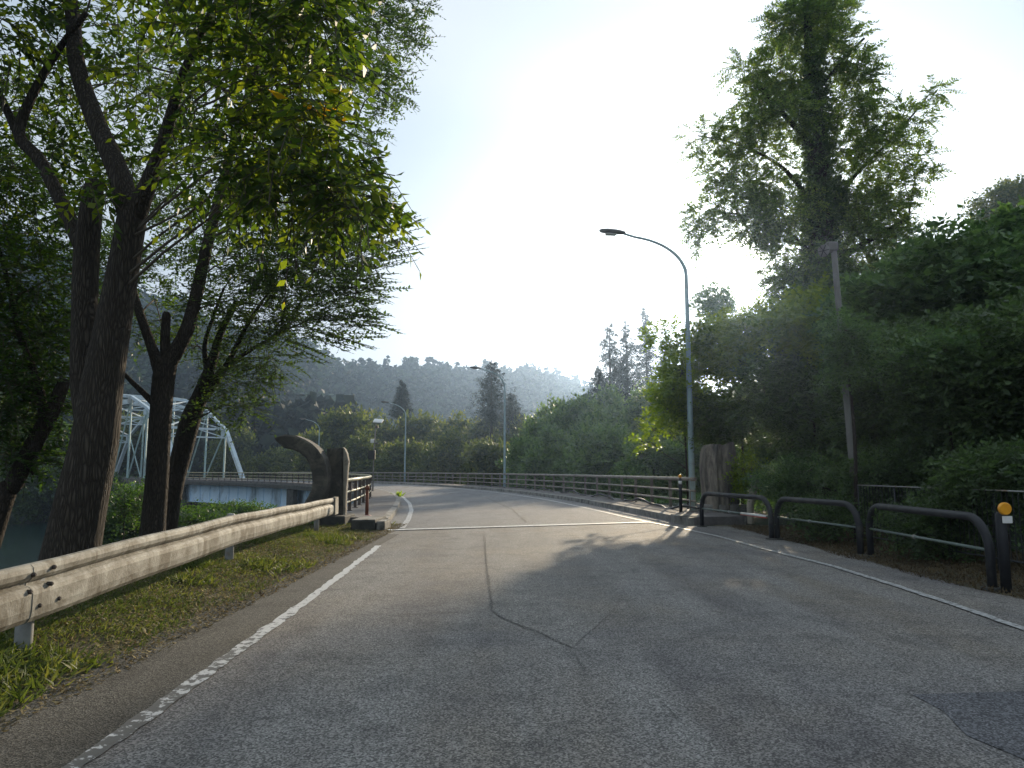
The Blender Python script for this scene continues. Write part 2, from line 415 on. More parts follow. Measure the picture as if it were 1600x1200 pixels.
# ------------------------------------------------------------------ road centre line
CL = [(1.2, -12), (1.2, 0), (1.2, 8), (1.1, 13), (.5, 19.3), (-.5, 28), (-2.0, 38), (-4.9, 50), (-9.7, 63.5), (-17.0, 78), (-30.5, 96.3), (-45, 110.5), (-60, 124), (-82.2, 144), (-120, 178)]
def catmull(pts, step=.5):
    P_ = [np.array(p, float) for p in pts]; P_ = [2 * P_[0] - P_[1]] + P_ + [2 * P_[-1] - P_[-2]]; out = []
    for i in range(1, len(P_) - 2):
        a, b, c, d = P_[i-1:i+3]; n = max(2, int(np.linalg.norm(c - b) / step))
        for k in range(n):
            t = k / n
            out.append(.5 * (2*b + (c-a)*t + (2*a-5*b+4*c-d)*t*t + (3*b-a-3*c+d)*t**3))
    out.append(P_[-2]); return np.array(out)
CC = catmull(CL, .5)
TT = nrm(np.gradient(CC, axis=0)); NN = np.stack([TT[:, 1], -TT[:, 0]], 1)      # right hand normal
SS = np.concatenate([[0], np.cumsum(np.linalg.norm(np.diff(CC, axis=0), axis=1))])
def at_s(s, off=0.0):
    x = np.interp(s, SS, CC[:, 0]); y = np.interp(s, SS, CC[:, 1]); nx = np.interp(s, SS, NN[:, 0]); ny = np.interp(s, SS, NN[:, 1])
    return np.array([x + nx * off, y + ny * off]), np.array([nx, ny])
def s_at_y(y, off=0.0):
    Y = CC[:, 1] + NN[:, 1] * off; return float(np.interp(y, Y, SS))
def path(s0, s1, off=0.0, step=1.0, z=0.0):
    n = max(2, int((s1 - s0) / step) + 1); out = []
    for s in np.linspace(s0, s1, n):
        p, nn_ = at_s(s, off); out.append((p[0], p[1], nn_[0], nn_[1], z))
    return out
S_BR = s_at_y(19.5); S_TR = s_at_y(109.5); S_TE = s_at_y(144)

# ------------------------------------------------------------------ terrain
def smooth(x): x = np.clip(x, 0, 1); return x * x * (3 - 2 * x)
def vnoise(x, y, seed=0):
    return (np.sin(x * .9 + 1.3 * seed) * np.cos(y * 1.1 - .7 * seed) + np.sin(x * 2.3 + y * 1.7 + seed) * .5 + np.sin(y * 3.1 - x * 1.9 + 2 * seed) * .3) / 1.8
RIDGE_PX = [-900, -300, 0, 200, 330, 430, 480, 520, 560, 600, 650, 700, 760, 800, 850, 880, 950, 1100, 1600, 2500]
RIDGE_Y = [380, 400, 430, 490, 522, 540, 555, 574, 582, 579, 575, 576, 580, 586, 594, 604, 640, 650, 600, 500]
def height(x, y):
    x = np.asarray(x, float); y = np.asarray(y, float)
    r = np.hypot(x, y); yy = np.maximum(y, 1.0)
    ppx = np.where(y > 5, 800 + F * x / yy, np.where(x < 0, -900, 2500)); ppx = np.clip(ppx, -900, 2500)
    front = smooth((y + 40) / 120)
    xr = np.where(y < 20, -30 - .1 * (y - 20), -30 - .34 * (y - 20))
    dl = np.abs(x - xr) - 15
    valley = -5.2 + 4.2 * smooth((x + 4) / 24) + .35 * vnoise(x * .2, y * .2, 1)
    far_bank = (x < xr)
    valley = np.where(far_bank, -4.5 + 2 * smooth((-(x - xr) - 20) / 30), valley)
    z = -9 + (valley + 9) * smooth((dl + 1) / 9)
    left = smooth((x + 8.6) / 3.0); frontm = 1 - smooth((y - 20.5) / 5.0)
    pm = np.where(x > 6.5, left * (1 - smooth((y - 34) / 14)), left * frontm)
    z = z * (1 - pm) + pm * (-.035)
    # hillside right of the road
    hs = smooth((x - 8.5) / 16.0) * 7.5 * (1 - smooth((y - 60) / 60)) 
    z = z + hs
    # far hills
    top = HC + (735 - np.interp(ppx, RIDGE_PX, RIDGE_Y)) / F * 520 - 11
    r0 = np.interp(ppx, [-900, 380, 560, 800, 2500], [150, 165, 260, 300, 220])
    z = z + np.maximum(top, 5) * smooth((r - r0) / (520 - r0)) * front
    z = z + np.where(r > 200, 2.2 * vnoise(x * .03, y * .03, 3), 0) * smooth((r - 200) / 100)
    return z
def spaced(a, b, near, n):
    u = np.linspace(-1, 1, n); v = np.sinh(u * 5.2) / math.sinh(5.2)
    return np.where(v < 0, near + (near - a) * v, near + (b - near) * v)
gx = spaced(-780, 780, -6, 261); gy = spaced(-120, 840, 14, 261)
GX, GY = np.meshgrid(gx, gy, indexing='ij'); GZ = height(GX, GY)
V = np.stack([GX, GY, GZ], -1).reshape(-1, 3); n2 = len(gy)
Fc = [(i*n2+j, (i+1)*n2+j, (i+1)*n2+j+1, i*n2+j+1) for i in range(len(gx)-1) for j in range(n2-1)]
tag(mesh_obj('ground', V, Fc, M['terrain'], None, True), kind='structure')
mb = MB(); ys = np.linspace(-80, 420, 60)
for i in range(len(ys) - 1):
    def e(y): xr = (-30 - .1 * (y - 20)) if y < 20 else (-30 - .34 * (y - 20)); return xr
    a, b = ys[i], ys[i+1]
    mb.add([(e(a) - 21, a, -6.6), (e(a) + 21, a, -6.6), (e(b) + 21, b, -6.6), (e(b) - 21, b, -6.6)], [(0, 1, 2, 3)])
tag(mb.build('river', M['water']), kind='structure')

def vz(x, y): return .14 * smooth((-3.25 - np.asarray(x, float)) / .8) * np.exp(-((np.asarray(y, float) - 9.5) / 6.5) ** 4)
# ------------------------------------------------------------------ roads
# approach road: wobbly edge along the verge
ys = np.arange(-10, 24.01, .35); Vr = []; Fr = []
cols = 14
for i, y in enumerate(ys):
    xl = -3.12 + .05 * vnoise(y * 2.1, 0, 2) + .03 * math.sin(y * 5.3) - .12 * smooth(np.array((y - 13) / 6.)) ; xr_ = 5.75 + .1 * vnoise(y * 1.3, 2, 4)
    if y > 17.3: xl = -3.4
    if y > 19.6: xr_ = 4.6
    for k in range(cols): Vr.append((xl + (xr_ - xl) * k / (cols - 1), y, 0))
for i in range(len(ys) - 1):
    for k in range(cols - 1): Fr.append((i*cols+k, i*cols+k+1, (i+1)*cols+k+1, (i+1)*cols+k))
tag(mesh_obj('road', Vr, Fr, M['asphalt']), kind='structure')
# verge soil sheet under the grass
mb = MB(); ys = np.arange(-8, 20.4, .6)
for a, b in zip(ys[:-1], ys[1:]):
    for xa, xb in zip(np.linspace(-5.7, -2.9, 12)[:-1], np.linspace(-5.7, -2.9, 12)[1:]):
        mb.add([(xa, a, -.012 + vz(xa, a)), (xb, a, -.012 + vz(xb, a)), (xb, b, -.012 + vz(xb, b)), (xa, b, -.012 + vz(xa, b))], [(0, 1, 2, 3)])
tag(mb.build('verge', M['soil']), kind='structure')
mb = MB()
for a, b in zip(ys[:-1], ys[1:]):
    mb.add([(5.4, a, -.012), (9.0, a, -.012), (9.0, b, -.012), (5.4, b, -.012)], [(0, 1, 2, 3)])
tag(mb.build('roadside_soil', M['soil']), kind='structure')
# bridge carriageway
pl = path(S_BR + .5, S_TE + 40, 0, 1.0)
mb = MB(); Vb = []; Fb = []
first = [(-3.6, 17.95), (4.55, 21.25)]
rows = []
rows.append([(first[0][0] + (first[1][0]-first[0][0]) * k / 6, first[0][1] + (first[1][1]-first[0][1]) * k / 6) for k in range(7)])
for (x, y, nx, ny, z) in pl:
    if y < 21.5: continue
    rows.append([(x + nx * o, y + ny * o) for o in np.linspace(-4.15, 4.35, 7)])
for rw in rows: Vb += [(p[0], p[1], .004) for p in rw]
for i in range(len(rows) - 1):
    for k in range(6): Fb.append((i*7+k, i*7+k+1, (i+1)*7+k+1, (i+1)*7+k))
tag(mesh_obj('bridge_road', Vb, Fb, M['asphalt_bridge']), kind='structure')
# lighter worn patch and dark patch
def flat(name, pts, z, mat):
    W = [tuple(G(px, py)[:2]) + (z,) for px, py in pts]
    return tag(mesh_obj(name, W, [tuple(range(len(W)))], mat), kind='structure')
def jag(a, b, n, amp):
    out = []
    for k in range(n):
        t = k / n; out.append((a[0] + (b[0]-a[0]) * t + random.uniform(-1, 1) * amp, a[1] + (b[1]-a[1]) * t + random.uniform(-1, 1) * amp * .35))
    return out
pts = []
for a, b, n, am in [((760, 836), (1005, 824), 6, 1), ((1005, 824), (1000, 870), 4, 3), ((1000, 870), (955, 960), 6, 4), ((955, 960), (893, 1012), 5, 3), ((893, 1012), (770, 958), 8, 4), ((770, 958), (756, 838), 9, 2)]:
    pts += jag(a, b, n, am)
flat('road_patch', pts[::-1], .0045, M['asphalt_patch'])
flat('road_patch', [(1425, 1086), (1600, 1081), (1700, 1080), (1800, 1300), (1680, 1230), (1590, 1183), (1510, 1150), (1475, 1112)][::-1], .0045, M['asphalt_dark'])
# cracks and seams
def crack(pts, w=.02, z=.009):
    W = [G(px, py)[:2] for px, py in pts]; fine = []
    for a, b in zip(W[:-1], W[1:]):
        n = max(2, int(np.linalg.norm(b - a) / .07)); t = nrm(b - a); q = np.array([-t[1], t[0]])
        for k in range(n): fine.append(a + (b - a) * k / n + q * random.gauss(0, .012))
    fine.append(W[-1]); fine = np.array(fine); T = nrm(np.gradient(fine, axis=0)); Q = np.stack([-T[:, 1], T[:, 0]], 1)
    Vv = []; 
    for p, q in zip(fine, Q):
        ww = w * random.uniform(.15, 1.0); Vv += [(p[0] + q[0]*ww/2, p[1] + q[1]*ww/2, z), (p[0] - q[0]*ww/2, p[1] - q[1]*ww/2, z)]
    Ff = [(2*i, 2*i+1, 2*i+3, 2*i+2) for i in range(len(fine) - 1)]
    tag(mesh_obj('road_crack', Vv, Ff, M['crack']), kind='structure')
crack([(756, 838), (760, 880), (764, 920), (770, 957), (800, 974), (835, 988), (868, 1000), (893, 1014)], .022)
crack([(525, 960), (580, 962), (650, 960), (710, 957), (768, 952)], .026)
crack([(870, 1000), (900, 1025), (915, 1050)], .012)
crack([(640, 758), (700, 763), (760, 778), (800, 796), (823, 817)], .09, .009)
crack([(1030, 1098), (1062, 1125)], .008)
EL = [G(px, py)[:2] for px, py in [(20, 1268), (120, 1197), (235, 1116), (350, 1033), (450, 961), (530, 901), (592, 853)]]; EY = [q[1] for q in EL]; EX = [q[0] for q in EL]; EY = [-6] + EY; EX = [EX[0] + .25] + EX
sh = [(-3.14 + .05 * vnoise(y * 2.1, 0, 2) + .03 * math.sin(y * 5.3) - .12 * float(smooth(np.array((y - 13) / 6.))), y) for y in np.arange(-6, 17.2, .35)]
def inner_x(y): return float(np.interp(y, EY, EX))
Vs = []
for (x, y) in sh: Vs += [(x - .01, y, .0045), (inner_x(y), y, .0045)]
tag(mesh_obj('road_shoulder', Vs, [(2*i, 2*i+1, 2*i+3, 2*i+2) for i in range(len(sh)-1)], M['asphalt_shoulder']), kind='structure')
# painted lines
def strip(name, off, s0, s1, w, mat, z=.013, step=.8):
    pth = path(s0, s1, off, step); Vv = []; 
    for (x, y, nx, ny, _) in pth: Vv += [(x - nx*w/2, y - ny*w/2, z), (x + nx*w/2, y + ny*w/2, z)]
    return tag(mesh_obj(name, Vv, [(2*i, 2*i+1, 2*i+3, 2*i+2) for i in range(len(pth)-1)], mat), kind='structure')
def polyline_strip(name, W, w, mat, z=.008, jit=0.0, step=.12):
    W = [np.array(p, float) for p in W]; fine = []
    for a, b in zip(W[:-1], W[1:]):
        n = max(1, int(np.linalg.norm(b - a) / step))
        for k in range(n): fine.append(a + (b - a) * k / n)
    fine.append(W[-1]); fine = np.array(fine); T = nrm(np.gradient(fine, axis=0)); Q = np.stack([-T[:, 1], T[:, 0]], 1); Vv = []
    for p, q in zip(fine, Q):
        a_, b_ = w/2 + random.gauss(0, jit), w/2 + random.gauss(0, jit)
        Vv += [(p[0] + q[0]*a_, p[1] + q[1]*a_, z), (p[0] - q[0]*b_, p[1] - q[1]*b_, z)]
    return tag(mesh_obj(name, Vv, [(2*i, 2*i+1, 2*i+3, 2*i+2) for i in range(len(fine)-1)], mat), kind='structure')
polyline_strip('edge_line', [G(px, py)[:2] for px, py in [(20, 1268), (120, 1197), (235, 1116), (350, 1033), (450, 961), (530, 901), (592, 853)]], .115, M['line_worn'], .008, .010)
rl = [G(px, py)[:2] for px, py in [(1640, 998), (1600, 984), (1500, 949), (1400, 916), (1300, 885), (1200, 860), (1120, 838), (1060, 825), (1020, 817.5)]]
polyline_strip('edge_line', rl, .105, M['line'], .0125, .006)
polyline_strip('edge_line', [rl[-1]] + [at_s(s, 3.42)[0] for s in np.arange(s_at_y(23.5, 3.42), S_TR, 1.5)], .14, M['line'], .0125, .004, .4)
polyline_strip('cross_line', [G(606, 829)[:2], G(1012, 816.5)[:2]], .34, M['line_bright'], .0168, .006)
polyline_strip('edge_line', [G(628, 826)[:2], G(638, 812)[:2], G(643, 798)[:2], G(640, 787)[:2]] + [at_s(s, -3.35)[0] for s in np.arange(s_at_y(40, -3.35), S_TR, 1.5)], .15, M['line'], .0125, .005, .3)

# ------------------------------------------------------------------ pavements and kerbs on the bridge
IN_K, IN_R, OUT_K, OUT_R = -3.75, -5.15, 4.3, 5.6
SI = s_at_y(20.3, -4.4); SO = s_at_y(20.2, 5.0)
mb = MB(); mb.sweep(path(SI, S_TE, IN_K, 1.0), [(-.18, -.3), (-.18, .17), (0, .15), (.02, -.3)]); tag(mb.build('kerb', M['concrete']), kind='structure')
mb = MB(); mb.sweep(path(SO, S_TE, OUT_K, 1.0), [(-.02, -.3), (0, .17), (.18, .19), (.18, -.3)]); tag(mb.build('kerb', M['concrete']), kind='structure')
mb = MB(); mb.sweep(path(SI + .15, S_TE, IN_K, 1.0), [(-1.75, -.5), (-1.75, .185), (-.183, .165), (-.183, -.5)]); tag(mb.build('pavement', M['pavement']), kind='structure')
mb = MB(); mb.sweep(path(SO + .15, S_TE, OUT_K, 1.0), [(.183, -.5), (.183, .185), (1.65, .205), (1.65, -.5)]); tag(mb.build('pavement', M['pavement']), kind='structure')

# kerb end blocks
def block(px0, px1, py, d, h, name, mat, label, y=None):
    a = G(px0, py); b = G(px1, py); yy = a[1]
    t = thing(name, ((a[0]+b[0])/2, yy + d/2, 0), label, 'concrete block')
    m = MB(); m.box(((a[0]+b[0])/2, yy + d/2, h/2 - .05), (b[0]-a[0], d, h + .1), 0, .02); m.build('block', mat, t)
    m = MB(); m.box(((a[0]+b[0])/2, yy + d/2, h + .008), ((b[0]-a[0]) * .96, d * .96, .02), 0, .004); m.build('cap', M['concrete'], t)
    return t
block(548, 586, 829, 1.6, .24, 'kerb_block', M['concrete_dark'], 'dark concrete block at the end of the left bridge pavement')
block(588, 601, 829, .9, .2, 'kerb_block', M['concrete'], 'pale narrow kerb stone beside the dark block at the pavement end')

# ------------------------------------------------------------------ bridge structure
gb = thing('girder_bridge', (*at_s(S_BR + 3)[0], 0), 'long curving girder bridge with pale blue steel girders carrying the road', 'bridge')
m = MB(); m.sweep(path(S_BR + 1.5, S_TR, 0, 1.0), [(-5.6, -.48), (-5.6, -.12), (-5.5, -.03), (6.0, -.03), (6.1, -.12), (6.1, -.48)]); m.build('deck', M['concrete_dark'], gb)
for o in (-4.3, -1.2, 1.6, 4.9):
    m = MB(); pp = path(S_BR + 4, S_TR - .5, o, 1.5)
    m.sweep(pp, [(-.02, -2.85), (-.02, -.50), (.02, -.50), (.02, -2.85)]); m.sweep(pp, [(-.22, -2.9), (-.22, -2.86), (.22, -2.86), (.22, -2.9)])
    g_ = m.build('girder', M['girder_blue'], gb)
    if o == -4.3:
        for s in np.arange(S_BR + 5, S_TR - 1, 3.0):
            p, nn_ = at_s(s, o); st = MB(); st.box((p[0] - nn_[0] * .10, p[1] - nn_[1] * .10, -1.68), (.16, .03, 2.3), math.atan2(nn_[1], nn_[0])); st.build('stiffener', M['girder_blue'], g_)
for s in (s_at_y(21.5), s_at_y(47), s_at_y(80.5), S_TR - .6):
    p, nn_ = at_s(s); a = math.atan2(nn_[1], nn_[0]); m = MB()
    gz = float(height(p[0], p[1])) - 1.5
    m.box((p[0], p[1], -3.35), (10.9, 2.6, .85), a, .06); m.box((p[0], p[1], (gz - 3.78) / 2), (9.6, 1.9, max(.3, -(gz + 3.78))), a, .06)
    for sg in (-1, 1): m.box((p[0] + nn_[0] * 5.2 * sg, p[1] + nn_[1] * 5.2 * sg, -1.7), (.5, 2.2, 2.4), a, .05)
    m.build('pier', M['concrete_dark'], gb)

# truss
tb = thing('truss_bridge', (*at_s(S_TR)[0], 0), 'pale blue and white steel truss bridge with curved top chord over the river', 'bridge')
m = MB(); m.sweep(path(S_TR, S_TE, 0, 2.0), [(-4.6, -.5), (-4.6, -.1), (4.6, -.1), (4.6, -.5)]); m.build('deck', M['concrete_dark'], tb)
npan = 8; ss = np.linspace(S_TR + .3, S_TE, npan + 1); HT = [0, 8.0, 11.2, 13.4, 14.2, 13.6, 11.4, 8.2, 0]
side = {}
for o in (-4.9, 4.7):
    B = [np.array([*at_s(s, o)[0], -.1]) for s in ss]; T_ = [b + np.array([0, 0, h]) for b, h in zip(B, HT)]
    side[o] = (B, T_)
    m = MB()
    for a, b in zip(B[:-1], B[1:]): m.beam(a + [0, 0, -.55], b + [0, 0, -.55], .45, 1.3)
    m.build('bottom_chord', M['bridge_white'], tb)
    for e_ in ((0, 1), (npan, npan - 1)):
        m = MB(); m.beam(B[e_[0]], T_[e_[1]], .55, .55); m.build('end_post', M['bridge_white'], tb)
    m = MB()
    for i in range(1, npan - 1): m.beam(T_[i], T_[i+1], .45, .45)
    m.build('top_chord', M['bridge_white'], tb)
    for i in range(1, npan):
        m = MB(); m.beam(B[i], T_[i] - [0, 0, .28], .24, .24); m.build('vertical', M['bridge_green'], tb)
        m = MB(); m.beam(B[i] + [0, 0, .05], B[i] + [0, 0, 1.1], .5, .5) if False else None
    for i in range(1, npan - 1):
        m = MB()
        a, b = (T_[i], B[i+1]) if i < npan / 2 else (B[i], T_[i+1])
        m.beam(a, b, .17, .17); m.build('diagonal', M['bridge_green'], tb)
    for i in range(1, npan):
        m = MB(); m.beam(T_[i] - [0, 0, .55], T_[i] - [0, 0, .55] + nrm(B[1] - B[0]) * .9, .62, .9); m.build('gusset', M['bridge_white'], tb)
for i in range(1, npan):
    a, b = side[-4.9][1][i], side[4.7][1][i]; m = MB(); m.beam(a, b, .35, .35)
    m.beam(a - [0, 0, 1.3], b - [0, 0, 1.3], .2, .2); c = (a + b) / 2
    m.beam(a - [0, 0, 1.3], c, .15, .15); m.beam(b - [0, 0, 1.3], c, .15, .15)
    m.build('sway_brace', M['bridge_white'], tb)
for i in range(1, npan - 1):
    m = MB(); m.beam(side[-4.9][1][i], side[4.7][1][i+1], .2, .2); m.beam(side[4.7][1][i], side[-4.9][1][i+1], .2, .2); m.build('top_bracing', M['bridge_white'], tb)

# ------------------------------------------------------------------ railings
def railing(off, s0, s1, label, rail_m, post_m, zb, step=2.0, group='railings along the bridge'):
    p0 = at_s(s0, off)[0]
    t = thing('bridge_railing', (p0[0], p0[1], zb), label, 'railing', group)
    def line(z): return [(*at_s(s, off)[0], z) for s in np.append(np.arange(s0, s1, .8), s1)]
    m = MB(); m.tube(line(zb + .98), .062, 10); m.build('top_rail', rail_m, t, True)
    for z in (.62, .30):
        m = MB(); m.tube(line(zb + z), .036, 8); m.build('lower_rail', rail_m, t, True)
    k = 0
    for s in np.arange(s0 + .35, s1, step):
        p, nn_ = at_s(s, off); a = math.atan2(nn_[1], nn_[0]); m = MB()
        m.box((p[0] + nn_[0] * .0, p[1] + nn_[1] * .0, zb + .46), (.10, .045, .93), a); m.box((p[0], p[1], zb + .012), (.2, .16, .024), a)
        m.build('post', post_m, t)
    return t
railing(IN_R, s_at_y(21.3, IN_R), S_TR + 12, 'cream railing with dark posts on the left side of the bridge', M['rail_cream'], M['rail_brown'], .175)
railing(OUT_R, s_at_y(23.2, OUT_R), s_at_y(108, OUT_R), 'tan railing with tan posts along the outer right side of the bridge', M['rail_tan'], M['rail_tan'], .195)
# black cable along the foot of the right railing
cpts = []
for i, s in enumerate(np.arange(s_at_y(22.2, 5.2), s_at_y(60, 5.2), .5)):
    p = at_s(s, 5.35 + .06 * math.sin(s * 1.7))[0]; cpts.append((p[0], p[1], .27 + .09 * math.sin(s * 1.15) + .04 * math.sin(s * 2.9)))
m = MB(); m.tube(cpts, .035, 6); tag(m.build('black_cable', M['cable'], None, True), 'black cable hanging in waves along the foot of the right bridge railing', 'cable')

# ------------------------------------------------------------------ street lamps
def street_lamp(base_xy, zb, px_top_left, hgt, label, arm=3.0, out=None, group='street lamps along the right side of the bridge'):
    x, y = base_xy
    t = thing('street_lamp', (x, y, zb), label, 'street lamp', group)
    u = np.array(out, float); u = u / np.linalg.norm(u)
    m = MB(); pts = [(x, y, zb), (x, y, zb + .6), (x, y, zb + hgt * .5), (x, y, zb + hgt - 1.45)]; rad = [.105, .10, .08, .062]
    H0 = zb + hgt - 1.45
    for k in range(1, 13):
        a = k / 12 * R(80)
        d = (1 - math.cos(a)) / (1 - math.cos(R(80))) * arm * .80; h = math.sin(a) / math.sin(R(80)) * 1.25
        pts.append((x + u[0] * d, y + u[1] * d, H0 + h)); rad.append(.062 - .022 * k / 12)
    e_ = np.array(pts[-1]); tip = e_ + np.array([u[0] * arm * .2, u[1] * arm * .2, .12]); pts.append(tuple(tip)); rad.append(.036)
    m.tube(pts, rad, 10); m.build('pole', M['lamp_steel'], t, True)
    m = MB(); m.box((x, y, zb + .03), (.36, .36, .06), 0, .01); m.box((x, y + 0, zb + .9), (.17, .19, .35), 0, .01); m.build('base_plate', M['lamp_steel'], t)
    # head: tapered luminaire
    hd = MB(); w = np.cross(np.array([u[0], u[1], 0]), [0, 0, 1.]); L = .78
    secs = [(-.08, .07, .05), (0, .10, .065), (.18, .15, .09), (.5, .165, .095), (.7, .13, .07), (.78, .05, .035)]
    Vh = []
    for (l, hw, hh) in secs:
        c = tip + np.array([u[0] * l, u[1] * l, .02 + l * .06])
        for k in range(10):
            an = 2 * math.pi * k / 10; Vh.append(c + w * hw * math.cos(an) + np.array([0, 0, 1.]) * hh * (math.sin(an) if math.sin(an) > 0 else math.sin(an) * .8))
    Fh = [(i*10+k, i*10+(k+1) % 10, (i+1)*10+(k+1) % 10, (i+1)*10+k) for i in range(5) for k in range(10)] + [tuple(range(9, -1, -1)), tuple(50 + k for k in range(10))]
    hd.add(Vh, Fh); ho = hd.build('lamp_head', M['lamp_head'], t, True)
    gl = MB(); c = tip + np.array([u[0] * .4, u[1] * .4, -.055]); gl.box(c, (.36, .2, .03), math.atan2(u[1], u[0]), .008); gl.build('lens', M['lamp_glass'], ho)
    return t
street_lamp(P(1081, 745, 23.6)[:2], .15, None, 9.1, 'tall street lamp nearest the camera, its base beside the carved stone pillar', 2.1, (-1, -.1))
street_lamp(P(788.5, 738, 55)[:2], .0, None, 9.1, 'street lamp in the middle of the bend, in front of the ragged cedar', 1.9, (-1, -.25))
street_lamp(P(632.5, 738, 81)[:2], .0, None, 8.9, 'street lamp on the far bend, right of the solar panel pole', 2.0, (-.9, -.4))
street_lamp(P(497, 738, 103)[:2], .0, None, 8.6, 'farthest street lamp, rising above the curved stone fin', 2.0, (-.9, -.5))

# ------------------------------------------------------------------ bridge end sculptures
def outline_solid(mb_, outl, y0, y1, bev=.03):
    """outline in (x,z); front face slightly inset for a worn edge; fan by ear-less quads through bridge list"""
    mb_.ngon_prism(outl, y0, y1)
Yp = 20.0
mon = thing('stone_sculpture', tuple(P(515, 806, Yp)[:2]) + (0,), 'dark stone sculpture with a curved fin bending left and an upright slab', 'sculpture')
outer = [(500, 812), (506, 785), (511, 770), (514, 757), (515, 744), (513, 729), (508.5, 715), (501, 703.5), (492, 694.5), (480, 687), (465, 681), (450, 679.5), (433.5, 684)]
inner = [(436.5, 690), (447, 700), (455, 702), (462, 703.5), (472.5, 708), (481.5, 715.5), (487.5, 726), (490.5, 738), (492, 753), (490, 765), (486, 774), (480, 784), (466, 806)]
def thickband(mbx, out, inn, Y0, Y1):
    A = [P(a, b, Yp) for a, b in out]; B = [P(a, b, Yp) for a, b in inn[::-1]]
    n = len(A); V_ = []
    for a, b in zip(A, B):
        mid = (a + b) / 2
        for q, Y in ((a, Y0 + .04), (a + (b - a) * .12, Y0), (b + (a - b) * .12, Y0), (b, Y0 + .04), (b, Y1), (a, Y1)):
            V_.append((q[0], Y, q[2]))
    Ff = []
    for i in range(n - 1):
        for k in range(6):
            j = (k + 1) % 6; Ff.append((i*6+k, (i+1)*6+k, (i+1)*6+j, i*6+j))
    Ff += [tuple(range(6)), tuple((n-1)*6 + k for k in range(5, -1, -1))]
    mbx.add(V_, Ff)
m = MB(); thickband(m, outer, inner, Yp - .28, Yp + .32); m.build('curved_fin', M['stone'], mon)
# slab turned so its pale narrow side faces the road
m = MB(); thickband(m, [(531.5, 812), (531.5, 765), (531.8, 730), (531.5, 699.5)], [(505, 700.5), (505, 730), (506, 765), (505, 812)], 20.36, 20.62); m.build('upright_slab', M['stone'], mon)
m = MB(); thickband(m, [(535.5, 812), (537, 765), (539, 735), (540.5, 720), (538, 708), (535, 701)], [(532, 698.5), (532.2, 706), (532, 720), (532, 735), (532, 765), (531.8, 812)], 20.30, 20.48); m.build('slab_edge', M['stone_pale'], mon)
m = MB(); c0 = P(522, 812, 20.2); m.box((c0[0], 20.35, .0), (.80, 1.3, .5), 0, .03); m.build('plinth', M['concrete_dark'], mon)

# right hand carved pillar
rp = thing('stone_pillar', tuple(P(1128, 790, 22.6)[:2]) + (0,), 'weathered carved stone pillar with wavy vertical ridges at the right end of the railing', 'stone pillar')
rows_ = []
cl = [(805, 1104, 1156), (765, 1102, 1156), (745, 1100, 1155), (725, 1099, 1154), (710, 1100, 1151), (700, 1102, 1149), (695, 1106, 1147)]
nx_ = 15; V_ = []
for (py, xa, xb) in cl:
    A = P(xa, py, 22.6); B = P(xb, py, 22.6)
    for k in range(nx_):
        u_ = k / (nx_ - 1); wob = (py - 740) * .004
        dpt = -.16 * math.sin(math.pi * min(1, u_ / .22) * .5) + .05 * math.sin(u_ * 17 + wob * 6) + (.32 * smooth(np.array((u_ - .62) / .3))) + .03 * math.sin(u_ * 41)
        zz = A[2] + (B[2] - A[2]) * u_
        if py == 695: zz += .10 * smooth(np.array((u_ - .75) / .25)) + .02 * math.sin(u_ * 23)
        V_.append((A[0] + (B[0] - A[0]) * u_, 22.5 + dpt - .0, zz))
    V_.append((B[0], 23.15, B[2])); V_.append((A[0], 23.1, A[2]))
w_ = nx_ + 2; Ff = [(i*w_+k, i*w_+(k+1) % w_, (i+1)*w_+(k+1) % w_, (i+1)*w_+k) for i in range(len(cl)-1) for k in range(w_)]
Ff.append(tuple((len(cl)-1)*w_ + k for k in range(w_)))
m = MB(); m.add(V_, Ff); m.build('carved_body', M['stone_grey'], rp)
m = MB(); q = P(1128, 800, 22.8); m.box((q[0], 22.85, .12), (1.35, 1.0, .62), 0, .03); m.build('plinth', M['concrete'], rp)
# pavement end corner stone on the right
cb = thing('kerb_block', tuple(P(1075, 800, 20.3)[:2]) + (0,), 'low concrete block below the black post on the right pavement end', 'concrete block')
q = G(1085, 818); m = MB(); m.box((q[0] - .05, q[1] + .45, .08), (.9, .8, .26), -.1, .02); m.build('block', M['concrete'], cb)

# small concrete marker beyond the first barrier
mk = thing('marker_post', tuple(P(1176, 790, 20.5)[:2]) + (0,), 'small leaning pale marker post in the undergrowth right of the stone pillar', 'marker post')
A = P(1172, 785, 20.5); B = P(1180, 746, 20.5); m = MB(); m.tube([(A[0], A[1], 0), (A[0], A[1], .5), B + [0, 0, -.12]], [.10, .10, .11], 8); m.build('post', M['stone_pale'], mk)
m = MB(); m.box(B - [0, 0, .03], (.26, .16, .2), .1, .02); m.build('head', M['concrete'], mk)

# ------------------------------------------------------------------ guardrail
gr = thing('guardrail', (-4.4, 8, 0), 'weathered lichen stained steel guardrail along the left grass verge', 'guardrail')
gy_ = [-3, 5.1, 12.0, 19.75]; gxp = [-3.35, None, None, None]
def gpt(px, pyt):
    # top edge at z .74
    q = G(px, pyt, .74); return q
Q = [gpt(0, 893), gpt(120, 857), gpt(240, 822 + 12), gpt(362, 804), gpt(523, 777)]
q0, q1 = gpt(0, 893)[:2], gpt(523, 777)[:2]; gp = [q0 + (q1 - q0) * k for k in np.linspace(-.75, 1, 30)]
print('guardrail path', [tuple(np.round(q, 2)) for q in gp])
gxs = np.array([q[0] for q in gp]); gys = np.array([q[1] for q in gp])
prof = [(0, .745), (.03, .742), (.052, .722), (.058, .69), (.052, .655), (.028, .628), (.006, .618), (.004, .598), (.03, .585), (.055, .562), (.062, .53), (.063, .43), (.055, .375), (.032, .342), (.0, .33)]
